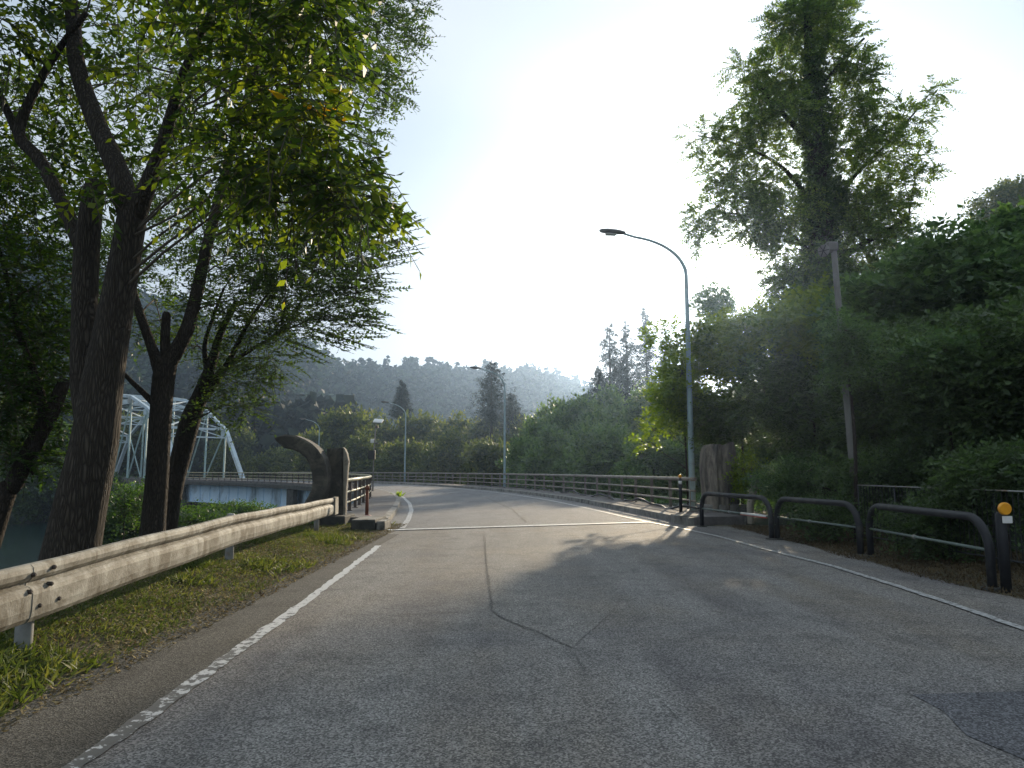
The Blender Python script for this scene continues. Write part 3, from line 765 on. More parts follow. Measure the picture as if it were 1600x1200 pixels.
prof = [(o, .74 - (.74 - z) * 1.06) for o, z in prof]
back = [(o - .007, z) for o, z in prof[::-1]]
def gx_at(y): return float(np.interp(y, gys, gxs))
def gpath(y0, y1, off=0, n=14):
    out = []
    for y in np.linspace(y0, y1, n):
        x = gx_at(y); x2 = gx_at(y + .2); t = nrm(np.array([x2 - x, .2])); out.append((x + t[1] * off, y - t[0] * off, t[1], -t[0], .060 * math.exp(-((y - 11.0) / 4.2) ** 2) + .006 * math.sin(y * 1.9)))
    return out
def y_at_px(px, off=0.0):
    k = ray(px, 735); k = k[0] / k[1]; return float(min(np.linspace(1, 20, 2000), key=lambda Y: abs((gx_at(Y) - off) / Y - k)))
yj = [-2.5, y_at_px(72), y_at_px(368), gys[-1]]
for i in range(3):
    m = MB(); m.sweep(gpath(yj[i] - (.18 if i else 0), yj[i+1] + .18 * (i < 2), .005 * (i % 2) - .0), prof + back); m.build('beam', M['galv'], gr)
m = MB(); e = gpath(yj[3] - .45, yj[3] + .05, .012, 3); m.sweep(e, [(0, .76), (.08, .75), (.085, .31), (0, .30)]); m.build('end_plate', M['galv'], gr)
for (px, py) in [(53, 898), (85, 886), (47, 925), (80, 912), (62, 946), (92, 935)]:
    q = G(px, py, .55); z = None
    # locate on beam face: intersect ray with plane of the beam
    r_ = ray(px, py); best = min(np.linspace(3, 9, 400), key=lambda Y: abs(r_[0] * Y / r_[1] - gx_at(Y) - .07)); p_ = P(px, py, best)
    b_ = MB(); b_.tube([p_ - [.03, 0, 0], p_ + [.006, 0, 0], p_ + [.016, 0, 0]], [.017, .017, .010], 8); b_.build('bolt', M['bolt'], gr)
for i, (px, py) in enumerate([(-330, 1330), (56, 1012), (364, 873), (497, 829)]):
    y = y_at_px(px, .09) if i else .9
    x = gx_at(y) - .09; m = MB(); tz = .80 if i == 2 else .70
    m.tube([(x, y, -.3), (x, y, tz), (x, y, tz + .02)], [.062, .062, .045], 14); m.build('post', M['galv_post'], gr, True)
    m = MB(); m.box((x + .065, y, .54), (.07, .10, .2)); m.build('bracket', M['galv_post'], gr)

# ------------------------------------------------------------------ black pipe barriers on the right
BG = 'black pipe barriers beside the right edge line'
def pipe_barrier(a, b, label, h=.86, glint=False):
    a = np.array([a[0], a[1]]); b = np.array([b[0], b[1]])
    t = thing('pipe_barrier', (a[0], a[1], 0), label, 'barrier', BG)
    L = np.linalg.norm(b - a); u = (b - a) / L; r = .42; pts = [(a[0], a[1], -.2), (a[0], a[1], h - r)]
    for k in range(1, 8):
        an = k / 7 * math.pi / 2; d = r * (1 - math.cos(an)); pts.append((a[0] + u[0]*d, a[1] + u[1]*d, h - r + r * math.sin(an)))
    for k in range(0, 8):
        an = (1 - k / 7) * math.pi / 2; d = L - r * (1 - math.cos(an)); pts.append((a[0] + u[0]*d, a[1] + u[1]*d, h - r + r * math.sin(an)))
    pts.append((b[0], b[1], -.2))
    m = MB(); m.tube(pts, .055, 14); m.build('hoop', M['black_pipe'], t, True)
    m = MB(); zc = .47; m.tube([(a[0], a[1], zc), (b[0], b[1], zc)], .020, 8); rr = m.build('cross_rail', M['green_rail'], t, True)
    if glint:  # added tube, white with red below, standing in for a bright sunlit glint
        c, d = a + (b - a) * .62, a + (b - a) * .95; m = MB(); m.tube([(c[0], c[1], zc), ((c+d)[0]/2, (c+d)[1]/2, zc), (d[0], d[1], zc)], [.026, .032, .026], 10); m.build('glint_sliver', M['white_plastic'], rr, True)
        m = MB(); m.tube([(c[0], c[1], zc - .02), (d[0], d[1], zc - .024)], .022, 8); m.build('glint_red_edge', M['glint_red'], rr, True)
    m = MB(); c = a + (b - a) * .45; m.tube([(c[0] - u[0]*.02, c[1] - u[1]*.02, zc), (c[0] + u[0]*.02, c[1] + u[1]*.02, zc)], .032, 8); m.build('clamp', M['galv_post'], rr)
    for p_ in (a, b):
        m = MB(); m.tube([(p_[0], p_[1], -.01), (p_[0], p_[1], .03)], [.14, .12], 14); m.build('footing', M['concrete_dark'], t)
    return t
pipe_barrier(G(1097, 823), G(1206, 843), 'black hoop barrier farthest off, in front of the carved pillar plinth', glint=True)
pipe_barrier(G(1215, 843), G(1345, 868), 'middle one of the three black hoop barriers, below the grey pole')
pipe_barrier(G(1361, 870), G(1551, 921), 'black hoop barrier nearest the camera, beside the orange topped post')
def black_post(base, h, label, r=.05, ball=.045):
    t = thing('bollard', base, label, 'bollard', 'black posts with orange reflectors')
    x, y, z = base; m = MB(); m.tube([(x, y, z - .05), (x, y, z + h)], r, 14); m.build('post', M['black_pipe'], t, True)
    m = MB(); m.tube([(x, y, z + h), (x, y, z + h + .03)], r * .6, 10); m.build('neck', M['black_pipe'], t, True)
    m = MB(); c = np.array([x, y - .0, z + h + .03 + ball]); pts = [c + [0, 0, -ball * .98]]; 
    m.tube([c + [0, 0, ball * math.sin(a)] for a in np.linspace(-1.5, 1.5, 9)], [max(.004, ball * math.cos(a)) for a in np.linspace(-1.5, 1.5, 9)], 14); m.build('reflector', M['orange'], t, True)
    m = MB(); m.tube([(x, y, z + h - .16), (x, y, z + h - .06)], r + .004, 14); m.build('white_band', M['white_plastic'], t, True)
    return t
q = G(1064, 800, .19); black_post((q[0], q[1], .19), 1.0, 'slim black post with small orange top on the right pavement end', .05, .055)
# near post: upright black plate post with orange disc facing the traffic
q = G(1573, 925)
t = thing('reflector_post', (q[0], q[1], 0), 'black post with a bright orange round reflector and white sticker beside the nearest barrier', 'bollard')
m = MB(); m.tube([(q[0], q[1], -.1), (q[0], q[1], .92), (q[0], q[1], .95)], [.058, .058, .04], 14); m.build('post', M['black_pipe'], t, True)
c = P(1571, 795, q[1] - .075); m = MB(); m.tube([c + [0, .03, 0], c + [0, .0, 0], c + [0, -.012, 0]], [.076, .076, .066], 24); m.build('reflector', M['orange'], t)
m = MB(); m.tube([(c[0], q[1] - .05, c[2]), (c[0], q[1] + .02, c[2])], .03, 10); m.build('bracket', M['black_pipe'], t)
c2 = P(1574, 812, q[1] - .063); m = MB(); m.box(c2, (.12, .012, .085), 0, .003); m.build('sticker', M['white_plastic'], t)

# orange brown rubber post on the left pavement
q = G(573, 808, .18); t = thing('rubber_post', (q[0], q[1], .18), 'rusty brown rubber lane post with pink foot on the left pavement', 'bollard')
m = MB(); m.tube([(q[0], q[1], .19), (q[0], q[1], .92)], [.048, .044], 12); m.build('post', M['orange_rust'], t, True)
m = MB(); m.tube([(q[0], q[1], .92), (q[0], q[1], 1.0), (q[0], q[1], 1.04)], [.065, .06, .03], 12); m.build('cap', M['orange_rust'], t, True)
m = MB(); m.tube([(q[0] + .03, q[1], .18), (q[0] + .03, q[1], .205), (q[0] + .03, q[1], .24)], [.14, .13, .06], 16); m.build('foot', M['pink'], t, True)

# solar panel pole
q = P(583, 738, 46); X, Y = q[0], q[1]
t = thing('solar_pole', (X, Y, 0.1), 'thin pole with tilted solar panel and boxes behind the left railing', 'solar pole')
m = MB(); m.tube([(X, Y, .1), (X + .02, Y, 2.6), (X + .12, Y, P(590, 662, Y)[2])], [.045, .04, .035], 8); m.build('pole', M['pole_grey'], t, True)
c = P(591, 660, Y); m = MB(); m.add([c + v for v in np.array([(-.28, -.3, -.02), (.28, -.3, -.06), (.28, .3, .16), (-.28, .3, .2), (-.28, -.3, .04), (.28, -.3, .0), (.28, .3, .22), (-.28, .3, .26)])], [(0,3,2,1),(4,5,6,7),(0,1,5,4),(1,2,6,5),(2,3,7,6),(3,0,4,7)]); m.build('solar_panel', M['white_plastic'], t)
m = MB(); c = P(589, 667, Y); m.box(c, (.16, .2, .14)); m.build('panel_bracket', M['rail_brown'], t)
m = MB(); c = P(582, 689, Y); m.box(c, (.22, .2, .24), 0, .03); m.build('sensor_box', M['white_plastic'], t)
m = MB(); c = P(587, 692, Y); m.tube([c + [-.08, 0, .02], c + [.18, 0, -.05]], .04, 8); m.build('sensor_arm', M['pole_grey'], t)
m = MB(); c = P(581, 711, Y); m.box(c, (.42, .25, .55), 0, .02); m.build('control_box', M['black_box'], t)

# grey pole with round loudspeaker
A = np.array([*P(1337, 750, 15.5)[:2], 0]); B = P(1303, 392, 15.5)
t = thing('speaker_pole', tuple(A), 'weathered grey pole with a round loudspeaker rising from the vines', 'pole')
m = MB(); m.tube([A + (B - A) * k / 8 + [0, 0, 0] for k in range(9)], [.072 - .012 * k / 8 for k in range(9)], 12); m.build('pole', M['pole_grey'], t, True)
m = MB(); c = P(1299, 386, 15.5); m.box(c, (.24, .2, .2), 0, .03); m.build('cap_box', M['pole_grey'], t)
c = P(1288, 392, 15.35); d = nrm(np.array([-.75, -.62, -.12])); m = MB()
m.tube([c - d * .16, c - d * .1, c - d * .02, c + d * .03, c + d * .035], [.03, .05, .09, .135, .125], 20); ho = m.build('horn', M['pole_grey'], t, True)
m = MB(); u = nrm(np.cross(d, [0, 0, 1.])); v = np.cross(u, d)
for k in range(6):
    an = k * math.pi / 3; m.beam(c + d * .042, c + d * .042 + (u * math.cos(an) + v * math.sin(an)) * .125, .012, .012)
m.build('grille_spokes', M['black_box'], ho)
m = MB(); m.beam(c - d * .1, P(1302, 394, 15.5), .05, .04); m.build('arm', M['pole_grey'], t)

# dark metal fence behind the barriers
fa = P(1340, 753, 14.8); fb = P(1660, 764, 9.6); fa[2] = fa[2]; zt_ = 1.16
t = thing('metal_fence', (fa[0], fa[1], 0), 'dark thin bar fence with pale top rail in front of the vines', 'fence')
fa = np.array([fa[0], fa[1]]); fb = np.array([fb[0], fb[1]])
m = MB(); m.tube([(*fa, zt_), (*fb, zt_)], .010, 8); m.build('top_rail', M['galv_post'], t, True)
m = MB(); m.tube([(*fa, .18), (*fb, .18)], .014, 8); m.build('bottom_rail', M['black_pipe'], t, True)
Lf = np.linalg.norm(fb - fa); m = MB()
for k in range(int(Lf / .11)):
    p_ = fa + (fb - fa) * (k * .11 / Lf); m.tube([(*p_, .18), (*p_, zt_ - .02)], .006, 5)
m.build('bars', M['black_pipe'], t)
for k in range(5):
    p_ = fa + (fb - fa) * k / 4; m = MB(); m.tube([(*p_, -.2), (*p_, zt_ - .01)], .016, 8); m.build('post', M['black_pipe'], t, True)

# ------------------------------------------------------------------ houses on the far bank
def house(px, py, Y, w, d, h, rot, label):
    c = P(px, py, Y); g = float(height(c[0], c[1])); zb = c[2] - h
    t = thing('house', (c[0], c[1], min(g, zb)), label, 'house')
    m = MB(); m.box((c[0], c[1], (c[2] + min(g, zb)) / 2 - 1), (w, d, c[2] - min(g, zb) + 2 - .01), rot); m.build('wall', M['house_wall'], t)
    cs, sn = math.cos(rot), math.sin(rot)
    def T(x, y, z): return (c[0] + x*cs - y*sn, c[1] + x*sn + y*cs, c[2] + z)
    W, D = w / 2 + .5, d / 2 + .6; rh = d * .28
    m = MB(); m.add([T(-W, -D, 0), T(W, -D, 0), T(W, D, 0), T(-W, D, 0), T(-W, 0, rh), T(W, 0, rh), T(-W, -D, -.2), T(W, -D, -.2), T(W, D, -.2), T(-W, D, -.2)],
          [(0, 1, 5, 4), (2, 3, 4, 5), (0, 4, 3), (1, 2, 5), (6, 9, 8, 7), (0, 6, 7, 1), (1, 7, 8, 2), (2, 8, 9, 3), (3, 9, 6, 0)]); m.build('roof', M['roof'], t)
    for k in (-.28, .05, .3):
        m = MB(); q_ = T(w * k, -d / 2 - .02, -h * .45); m.box(q_, (1.6, .08, 1.3), rot); m.build('window', M['window_glass'], t)
    return t
house(80, 690, 165, 11, 8, 4.5, .35, 'grey roofed house on the far bank glimpsed left of the big trunk')
house(20, 676, 180, 10, 8, 4.5, .2, 'second grey roofed house on the far bank at the left edge')
c = P(390, 727, 150); t = thing('shelter', tuple(c[:2]) + (float(height(c[0], c[1])),), 'small white roofed shelter beyond the truss bridge end', 'shelter')
m = MB(); m.add([(c[0]-1.9, c[1]-1.5, c[2]), (c[0]+1.9, c[1]-1.5, c[2]), (c[0]+1.9, c[1]+1.5, c[2]), (c[0]-1.9, c[1]+1.5, c[2]), (c[0], c[1], c[2]+.8)], [(0,1,4),(1,2,4),(2,3,4),(3,0,4),(3,2,1,0)]); m.build('roof', M['white_plastic'], t)
for sx in (-1, 1):
    for sy in (-1, 1):
        m = MB(); gz = float(height(c[0], c[1])); m.tube([(c[0]+sx*1.5, c[1]+sy*1.2, gz - .5), (c[0]+sx*1.5, c[1]+sy*1.2, c[2])], .07, 6); m.build('post', M['pole_grey'], t)

# ================================================================== VEGETATION
UP = np.array([0, 0, 1.])
def leaf_quads(base, axis, wdir, length, wid, fold=.15):
    """four point leaves"""
    l = length[:, None]; nn_ = np.cross(axis, wdir)
    mid = base + axis * l * .42 + nn_ * l * fold * .35
    a = mid + wdir * l * wid * .5; b = mid - wdir * l * wid * .5; tip = base + axis * l - nn_ * l * fold * .5
    return np.stack([base, a, tip, b], 1)
def sprays(O, D, L, npair, ls, wid=.42, jit=.35, droop=.25, rs=RS, hang=.15, spread=.5):
    n = len(O); D = nrm(D); upj = nrm(UP + rs.normal(0, jit, (n, 3))); S = nrm(np.cross(D, upj)); out = []
    L = np.broadcast_to(L, (n,))
    for k in range(npair + 1):
        t = (k + .6) / (npair + .6)
        base = O + D * (L * t)[:, None] - UP * (droop * L * t * t)[:, None]
        for s in ((-1, 1) if k < npair else (0,)):
            ax = nrm(D * (spread if s else 1) + S * s + rs.normal(0, .22, (n, 3)) - UP * hang)
            w = nrm(np.cross(ax, upj + rs.normal(0, jit * .6, (n, 3))))
            ll = ls * (1 - .4 * abs(2 * t - 1)) * rs.uniform(.75, 1.25, n)
            out.append(leaf_quads(base, ax, w, ll, wid))
    return np.concatenate(out)
def rachis(O, D, L, droop, w=.004):
    D = nrm(D); S = nrm(np.cross(D, UP + .01)); out = []
    L = np.broadcast_to(L, (len(O),))
    for i in range(3):
        t0, t1 = i / 3, (i + 1) / 3
        a = O + D * (L * t0)[:, None] - UP * (droop * L * t0 * t0)[:, None]; b = O + D * (L * t1)[:, None] - UP * (droop * L * t1 * t1)[:, None]
        out.append(np.stack([a - S * w, a + S * w, b + S * w, b - S * w], 1))
        out.append(np.stack([a - UP * w, a + UP * w, b + UP * w, b - UP * w], 1))
    return np.concatenate(out)
def in_ball(n, rs, shell=.5):
    v = nrm(rs.normal(0, 1, (n, 3))); r = rs.uniform(shell ** 3, 1, n) ** (1 / 3); return v * r[:, None]

def tree(name, label, cat, base, stems, clumps, leaf_m, bark_m, group=None, npair=4, ls=.09, L=.35, wid=.42, sub=9, subr=.34, droop=.25, jit=.35, hang=.15,
         rs=RS, stem_n=12, link_r=.035, twigs=True, outward=.8, branch_m=None, extra=None, rach=True, up=.15, shell=.35):
    t = thing(name, tuple(base), label, cat, group)
    m = MB(); anchors = []
    for pts, rad in stems:
        pts = np.array(pts, float); fine = catmull3(pts, rad)
        P3, R3 = fine; m.tube(P3, R3, stem_n)
        anchors.append(np.concatenate([P3, R3[:, None]], 1))
    if stems: m.build('trunk', bark_m, t, True)
    anchors = np.concatenate(anchors) if anchors else np.array([[*base, .05]])
    bm_ = MB(); Q_ = []; Rq = []
    ctr_axis = np.array(base)
    for (c, r, ns) in clumps:
        c = np.array(c, float); r = np.array(r, float)
        if twigs:
            dd = np.linalg.norm((anchors[:, :3] - c) * [1, 1, 1.0], axis=1) + np.maximum(0, anchors[:, 2] - c[2] + .3) * 1.5; i = int(np.argmin(dd)); a = anchors[i, :3]
            mid = (a + c) / 2 + np.array([0, 0, .12 * np.linalg.norm(c - a)]) + rs.normal(0, .05, 3) * np.linalg.norm(c - a)
            r0 = min(anchors[i, 3] * .6, link_r * (1 + .3 * np.linalg.norm(c - a)))
            kk = [a, (a * .55 + mid * .5 - c * .05), mid, (mid + c) / 2 + rs.normal(0, .05, 3), c]
            bm_.tube(kk, [r0, r0 * .8, r0 * .65, r0 * .5, r0 * .35], 6, False)
        sc = c + in_ball(sub, rs, shell) * r * .78
        if twigs:
            for p_ in sc:
                mdl = (c + p_) / 2 + rs.normal(0, .06, 3) * r; bm_.tube([c, mdl, p_], [link_r * .35, link_r * .22, link_r * .1], 4, False)
        k = max(1, ns // sub)
        O = np.repeat(sc, k, 0); off = in_ball(len(O), rs, .1); rr = float(np.mean(r)) * subr
        O = O + off * rr * np.array([1.15, 1.15, .75])
        D = nrm(off * .9 + nrm(O - c) * outward + UP * up + rs.normal(0, .35, (len(O), 3)))
        Ls = L * rs.uniform(.6, 1.25, len(O))
        Q_.append(sprays(O, D, Ls, npair, ls, wid, jit, droop, rs, hang)); 
        if rach: Rq.append(rachis(O, D, Ls, droop, ls * .035))
    if extra:
        O, D, Ls, npx, lsx, dr = extra
        Q_.append(sprays(O, D, Ls, npx, lsx, wid, jit, dr, rs, .1)); Rq.append(rachis(O, D, Ls, dr, .006))
    fast_quads('crown', np.concatenate(Q_), leaf_m, t)
    if bm_.v:
        bo = bm_.build('branches', branch_m or M['branch'], t, True)
    if rach and Rq: fast_quads('twigs', np.concatenate(Rq), branch_m or M['branch'], t)
    return t
def catmull3(pts, rad):
    pts = np.array(pts, float); rad = np.array(rad, float); n = len(pts)
    X = np.concatenate([pts, rad[:, None]], 1); X = np.concatenate([[2*X[0]-X[1]], X, [2*X[-1]-X[-2]]]); out = []
    for i in range(1, n):
        a, b, c, d = X[i-1:i+3]
        for k in range(5):
            t = k / 5; out.append(.5 * (2*b + (c-a)*t + (2*a-5*b+4*c-d)*t*t + (3*b-a-3*c+d)*t**3))
    out.append(X[-2]); out = np.array(out); return out[:, :3], np.maximum(out[:, 3], .004)
def px_stem(lst, Y):
    """list of (px,py,width px[,dY])"""
    pts = []; rad = []
    for q in lst:
        y = Y + (q[3] if len(q) > 3 else 0); p_ = P(q[0], q[1], y); pts.append(p_); rad.append(q[2] / 2 * y / F)
    return pts, rad
def ground_start(st, z=None):
    """extend a stem down to the terrain"""
    pts, rad = st; p0 = pts[0]; g = float(height(p0[0], p0[1])) - .3
    d = pts[0] - pts[1]; k = max(0, (p0[2] - g)) / max(.3, -d[2]) if d[2] < 0 else 1
    q = np.array([p0[0] + d[0] * k * .6, p0[1] + d[1] * k * .6, min(g, p0[2] - .3)])
    return [q] + list(pts), [rad[0] * 1.25] + list(rad)
def pc(px, py, Y, rx, ry, rd, ns): return (P(px, py, Y), (rx * Y / F, rd, ry * Y / F), ns)

# ---- tree A : the big trunk by the guardrail, large leaves overhead
YA = 9.4
sA = [ground_start(px_stem([(108, 880, 84), (128, 780, 74), (148, 690, 68), (160, 600, 60), (178, 500, 52), (196, 400, 46), (207, 335, 44)], YA)),
      px_stem([(207, 350, 40), (185, 270, 34, .1), (150, 190, 30, .3), (120, 100, 26, .5), (112, 10, 22, .8), (90, -100, 16, 1), (60, -260, 8, 1)], YA),
      px_stem([(209, 345, 34), (240, 265, 24, -.2), (262, 200, 20, -.4), (285, 120, 15, -.8), (330, 20, 11, -1.4), (390, -80, 7, -1.8)], YA),
      px_stem([(142, 680, 40, .15), (132, 600, 40, .2), (132, 500, 38, .25), (135, 400, 38, .3), (142, 330, 34, .3), (147, 290, 28, .3), (149, 280, 16, .3), (150, 277, 4, .3)], YA),
      px_stem([(128, 385, 26, .3), (98, 320, 22, .4), (62, 250, 20, .5), (30, 210, 18, .6), (50, 150, 14, .6), (90, 80, 11, .6), (135, 20, 9, .4)], YA),
      px_stem([(30, 215, 14, .6), (0, 150, 12, .7), (-50, 60, 8, .8)], YA)]
RA = np.random.RandomState(3)
cA = [pc(70, -190, 10.2, 130, 80, 1.4, 130), pc(60, -330, 10.4, 120, 80, 1.4, 130), pc(230, -190, 9.0, 120, 80, 1.2, 110), pc(390, -130, 7.8, 90, 60, .9, 70), pc(142, 292, 8.9, 34, 26, .35, 26), pc(400, 60, 7.6, 85, 70, .9, 70), pc(470, 130, 7.4, 75, 70, .8, 80), pc(515, 225, 7.4, 60, 60, .6, 64), pc(430, 230, 7.5, 80, 70, .8, 70), pc(350, 140, 8.0, 80, 70, .9, 60),
      pc(510, 30, 7.3, 65, 60, .8, 90), pc(300, 50, 8.4, 85, 65, 1.0, 50), pc(460, 305, 7.6, 60, 42, .6, 60), pc(530, 300, 7.4, 45, 36, .4, 44), pc(360, 260, 8.0, 60, 50, .8, 60),
      pc(560, 325, 7.4, 32, 30, .3, 28), pc(200, 40, 10.6, 90, 60, 1.2, 60), pc(230, 150, 10.8, 70, 60, 1.1, 50), pc(90, 60, 11, 90, 70, 1.3, 70), pc(20, 130, 10.6, 80, 80, 1.3, 80),
      pc(20, 260, 10.8, 80, 80, 1.2, 80), pc(90, 190, 11, 70, 60, 1.2, 60), pc(270, 260, 10.4, 60, 50, 1, 36), pc(420, -60, 7.4, 130, 60, 1, 130), pc(200, -60, 8.5, 130, 60, 1, 120), pc(-60, 0, 9, 100, 120, 1, 140)]
tree('broadleaf_tree', 'big forked tree with thick sunlit trunk and large yellow green leaves behind the guardrail', 'tree', (sA[0][0][0][0], YA, float(height(sA[0][0][0][0], YA))),
     sA, cA, M['leaf_big'], M['bark'], 'trees behind the guardrail', npair=4, ls=.175, L=.52, wid=.44, sub=14, subr=.5, rs=RA, stem_n=22, droop=.45, jit=.5, hang=.45, up=-.05, link_r=.010)

# ---- tree B : middle tree, fine leaves, tall crown behind
YB = 14.0
sB = [ground_start(px_stem([(238, 840, 38), (246, 740, 34), (251, 650, 33), (256, 590, 34), (262, 560, 32)], YB)),
      px_stem([(254, 590, 24), (238, 545, 16), (222, 500, 14), (208, 455, 12, .2), (190, 380, 9, .4)], YB),
      px_stem([(260, 575, 18), (258, 530, 15), (260, 494, 13), (261, 489, 8), (261, 487, 3)], YB),
      px_stem([(262, 570, 26), (290, 520, 22), (307, 460, 20, .2), (322, 390, 18, .4), (345, 300, 16, .7), (372, 200, 13, 1.1), (410, 90, 10, 1.6), (470, 0, 8, 2), (520, -120, 5, 2.2)], YB),
      px_stem([(250, 640, 12), (225, 615, 9), (195, 585, 6), (180, 560, 4)], YB)]
RB = np.random.RandomState(5)
cB = [(c, r, int(n * .8)) for c, r, n in [pc(590, 50, 16.5, 70, 62, 1.3, 420), pc(540, 130, 16.5, 65, 52, 1.2, 330), pc(600, 130, 16.5, 40, 36, .8, 120), pc(560, 195, 16.5, 36, 26, .8, 90), pc(490, 60, 16.5, 60, 60, 1.3, 260),
      pc(560, -60, 16.5, 100, 70, 1.5, 400), pc(440, 170, 16, 60, 60, 1.3, 230), pc(370, 90, 16, 70, 70, 1.5, 240), pc(300, 200, 15.5, 60, 60, 1.3, 180), pc(420, 330, 15, 60, 55, 1.2, 280),
      pc(350, 400, 15, 60, 50, 1.2, 280), pc(290, 340, 15.5, 45, 50, 1.2, 160), pc(230, 420, 15, 50, 45, 1.1, 150), pc(440, 410, 14.6, 60, 40, 1.0, 260), pc(480, 360, 15, 40, 30, .8, 100),
      pc(520, 250, 15.5, 50, 40, 1.2, 200), pc(560, 300, 15, 36, 30, .8, 110), pc(530, 350, 15, 42, 34, .9, 160), pc(480, 270, 15.5, 50, 45, 1.2, 180), pc(380, 290, 15.5, 60, 50, 1.2, 200), pc(420, 480, 15, 50, 35, 1, 160), pc(250, 300, 16, 60, 60, 1.4, 200),
      pc(330, 20, 17, 90, 70, 1.6, 260), pc(200, 120, 17, 90, 80, 1.6, 240), pc(130, 260, 17, 70, 70, 1.6, 200), pc(160, 380, 16, 60, 50, 1.2, 180), pc(250, 500, 16, 50, 35, 1, 130), pc(60, 180, 17, 80, 80, 1.4, 200), pc(430, 40, 17, 80, 60, 1.4, 200),
      pc(200, 250, 15.5, 60, 60, 1.2, 150), pc(260, 90, 16, 70, 70, 1.4, 160), pc(300, 480, 14.6, 40, 25, .9, 80), pc(630, 0, 17, 50, 60, 1.2, 170)]]
tree('broadleaf_tree', 'slender tree forking at mid height behind the big trunk, with a tall fine leaved crown', 'tree', (sB[0][0][0][0], YB, float(height(sB[0][0][0][0], YB))),
     sB, cB, M['leaf_mid'], M['bark_dark'], 'trees behind the guardrail', npair=5, ls=.115, L=.5, wid=.5, sub=14, subr=.46, rs=RB, stem_n=14, droop=.2, up=.1, link_r=.014)

# ---- tree C : leaning right, horizontal sprays
YC = 15.2
sC = [ground_start(px_stem([(262, 840, 26), (272, 760, 28), (286, 700, 30), (298, 655, 30), (312, 620, 24), (330, 570, 16), (345, 520, 11, .2), (370, 470, 8, .3)], YC)),
      px_stem([(305, 640, 16), (335, 600, 12), (360, 560, 9), (385, 510, 7), (410, 470, 5)], YC),
      px_stem([(318, 610, 12), (350, 575, 8), (395, 545, 6), (440, 520, 4)], YC),
      px_stem([(325, 590, 10), (320, 540, 7), (335, 490, 5), (350, 450, 4)], YC)]
RC = np.random.RandomState(8)
def edge_sprays(lst, Y, n, Lm, rs):
    O = []; D = []; Ls = []
    for (x0, y0, x1, y1) in lst:
        a = P(x0, y0, Y); b = P(x1, y1, Y); 
        for k in range(n):
            O.append(a + rs.normal(0, .08, 3) + np.array([0, rs.uniform(-.5, .5), rs.uniform(-.12, .12)])); D.append((b - a) / np.linalg.norm(b - a) + rs.normal(0, .05, 3)); Ls.append(np.linalg.norm(b - a) * rs.uniform(.85, 1.2))
    return np.array(O), np.array(D), np.array(Ls)
exC = edge_sprays([(540, 390, 645, 338), (545, 400, 640, 370), (530, 430, 615, 400), (520, 440, 612, 440), (500, 460, 598, 468), (520, 480, 590, 462), (500, 500, 600, 505), (490, 520, 560, 540), (510, 400, 585, 365), (480, 500, 575, 520), (440, 540, 500, 560), (560, 380, 650, 345), (570, 415, 636, 395), (560, 450, 622, 442), (550, 490, 606, 500), (545, 360, 610, 318), (520, 520, 598, 512)], 14.2, 5, 1, RC)
cC = [pc(560, 400, 14.2, 38, 30, .7, 170), pc(545, 450, 14.2, 36, 26, .6, 150), pc(500, 370, 14.6, 44, 30, .8, 200), pc(540, 500, 14.2, 36, 18, .5, 100), pc(500, 420, 14.4, 48, 30, .8, 260), pc(450, 455, 14.6, 55, 30, .9, 280), pc(520, 470, 14.2, 40, 25, .7, 160), pc(400, 500, 14.8, 55, 28, .9, 240), pc(470, 510, 14.4, 45, 22, .7, 170), pc(350, 470, 15.4, 50, 30, .9, 180),
      pc(420, 560, 14.8, 45, 22, .8, 170), pc(370, 600, 14.8, 42, 24, .8, 200), pc(340, 560, 15.2, 40, 25, .8, 150), pc(380, 635, 14.6, 28, 16, .6, 90), pc(300, 540, 16, 40, 28, .9, 110), pc(330, 640, 15, 24, 16, .5, 70), pc(400, 420, 15.4, 50, 30, 1, 180)]
tree('broadleaf_tree', 'smaller tree leaning right with flat layered sprays spreading over the bridge', 'tree', (sC[0][0][0][0], YC, float(height(sC[0][0][0][0], YC))),
     sC, [(c, r, int(n * .62)) for c, r, n in cC], M['leaf_mid'], M['bark_dark'], 'trees behind the guardrail', npair=5, ls=.11, L=.5, wid=.5, sub=13, subr=.5, rs=RC, link_r=.014, droop=.05, jit=.18, up=.0, extra=(exC[0], exC[1], exC[2], 13, .135, .06))

# ---- tree D : pale leaning trunk at the left edge
YD = 12.0
sD = [ground_start(px_stem([(-10, 830, 30), (22, 755, 27), (55, 690, 25), (82, 640, 23), (102, 592, 17)], YD)),
      px_stem([(70, 665, 16), (60, 600, 12), (30, 520, 9), (10, 430, 7), (-20, 330, 5)], YD),
      px_stem([(30, 750, 10), (45, 730, 8), (52, 742, 4)], YD)]
RD = np.random.RandomState(12)
cD = [pc(25, 655, 12, 50, 34, .8, 200), pc(75, 705, 13, 34, 26, .7, 110), pc(20, 715, 12, 30, 24, .6, 80), pc(90, 640, 13, 30, 26, .7, 90), pc(40, 420, 12, 70, 50, 1.2, 330), pc(20, 520, 12, 70, 45, 1.2, 330), pc(80, 500, 13, 50, 45, 1.2, 200), pc(20, 350, 12.5, 70, 50, 1.2, 260), pc(60, 300, 13, 50, 40, 1, 130), pc(10, 600, 11.6, 55, 40, 1, 230), pc(70, 580, 13, 35, 30, .8, 120),
      pc(-70, 450, 12, 60, 120, 1.3, 350), pc(-50, 250, 12, 70, 90, 1.3, 300), pc(180, 420, 15, 60, 40, 1, 130), pc(170, 500, 16, 40, 40, 1, 110)]
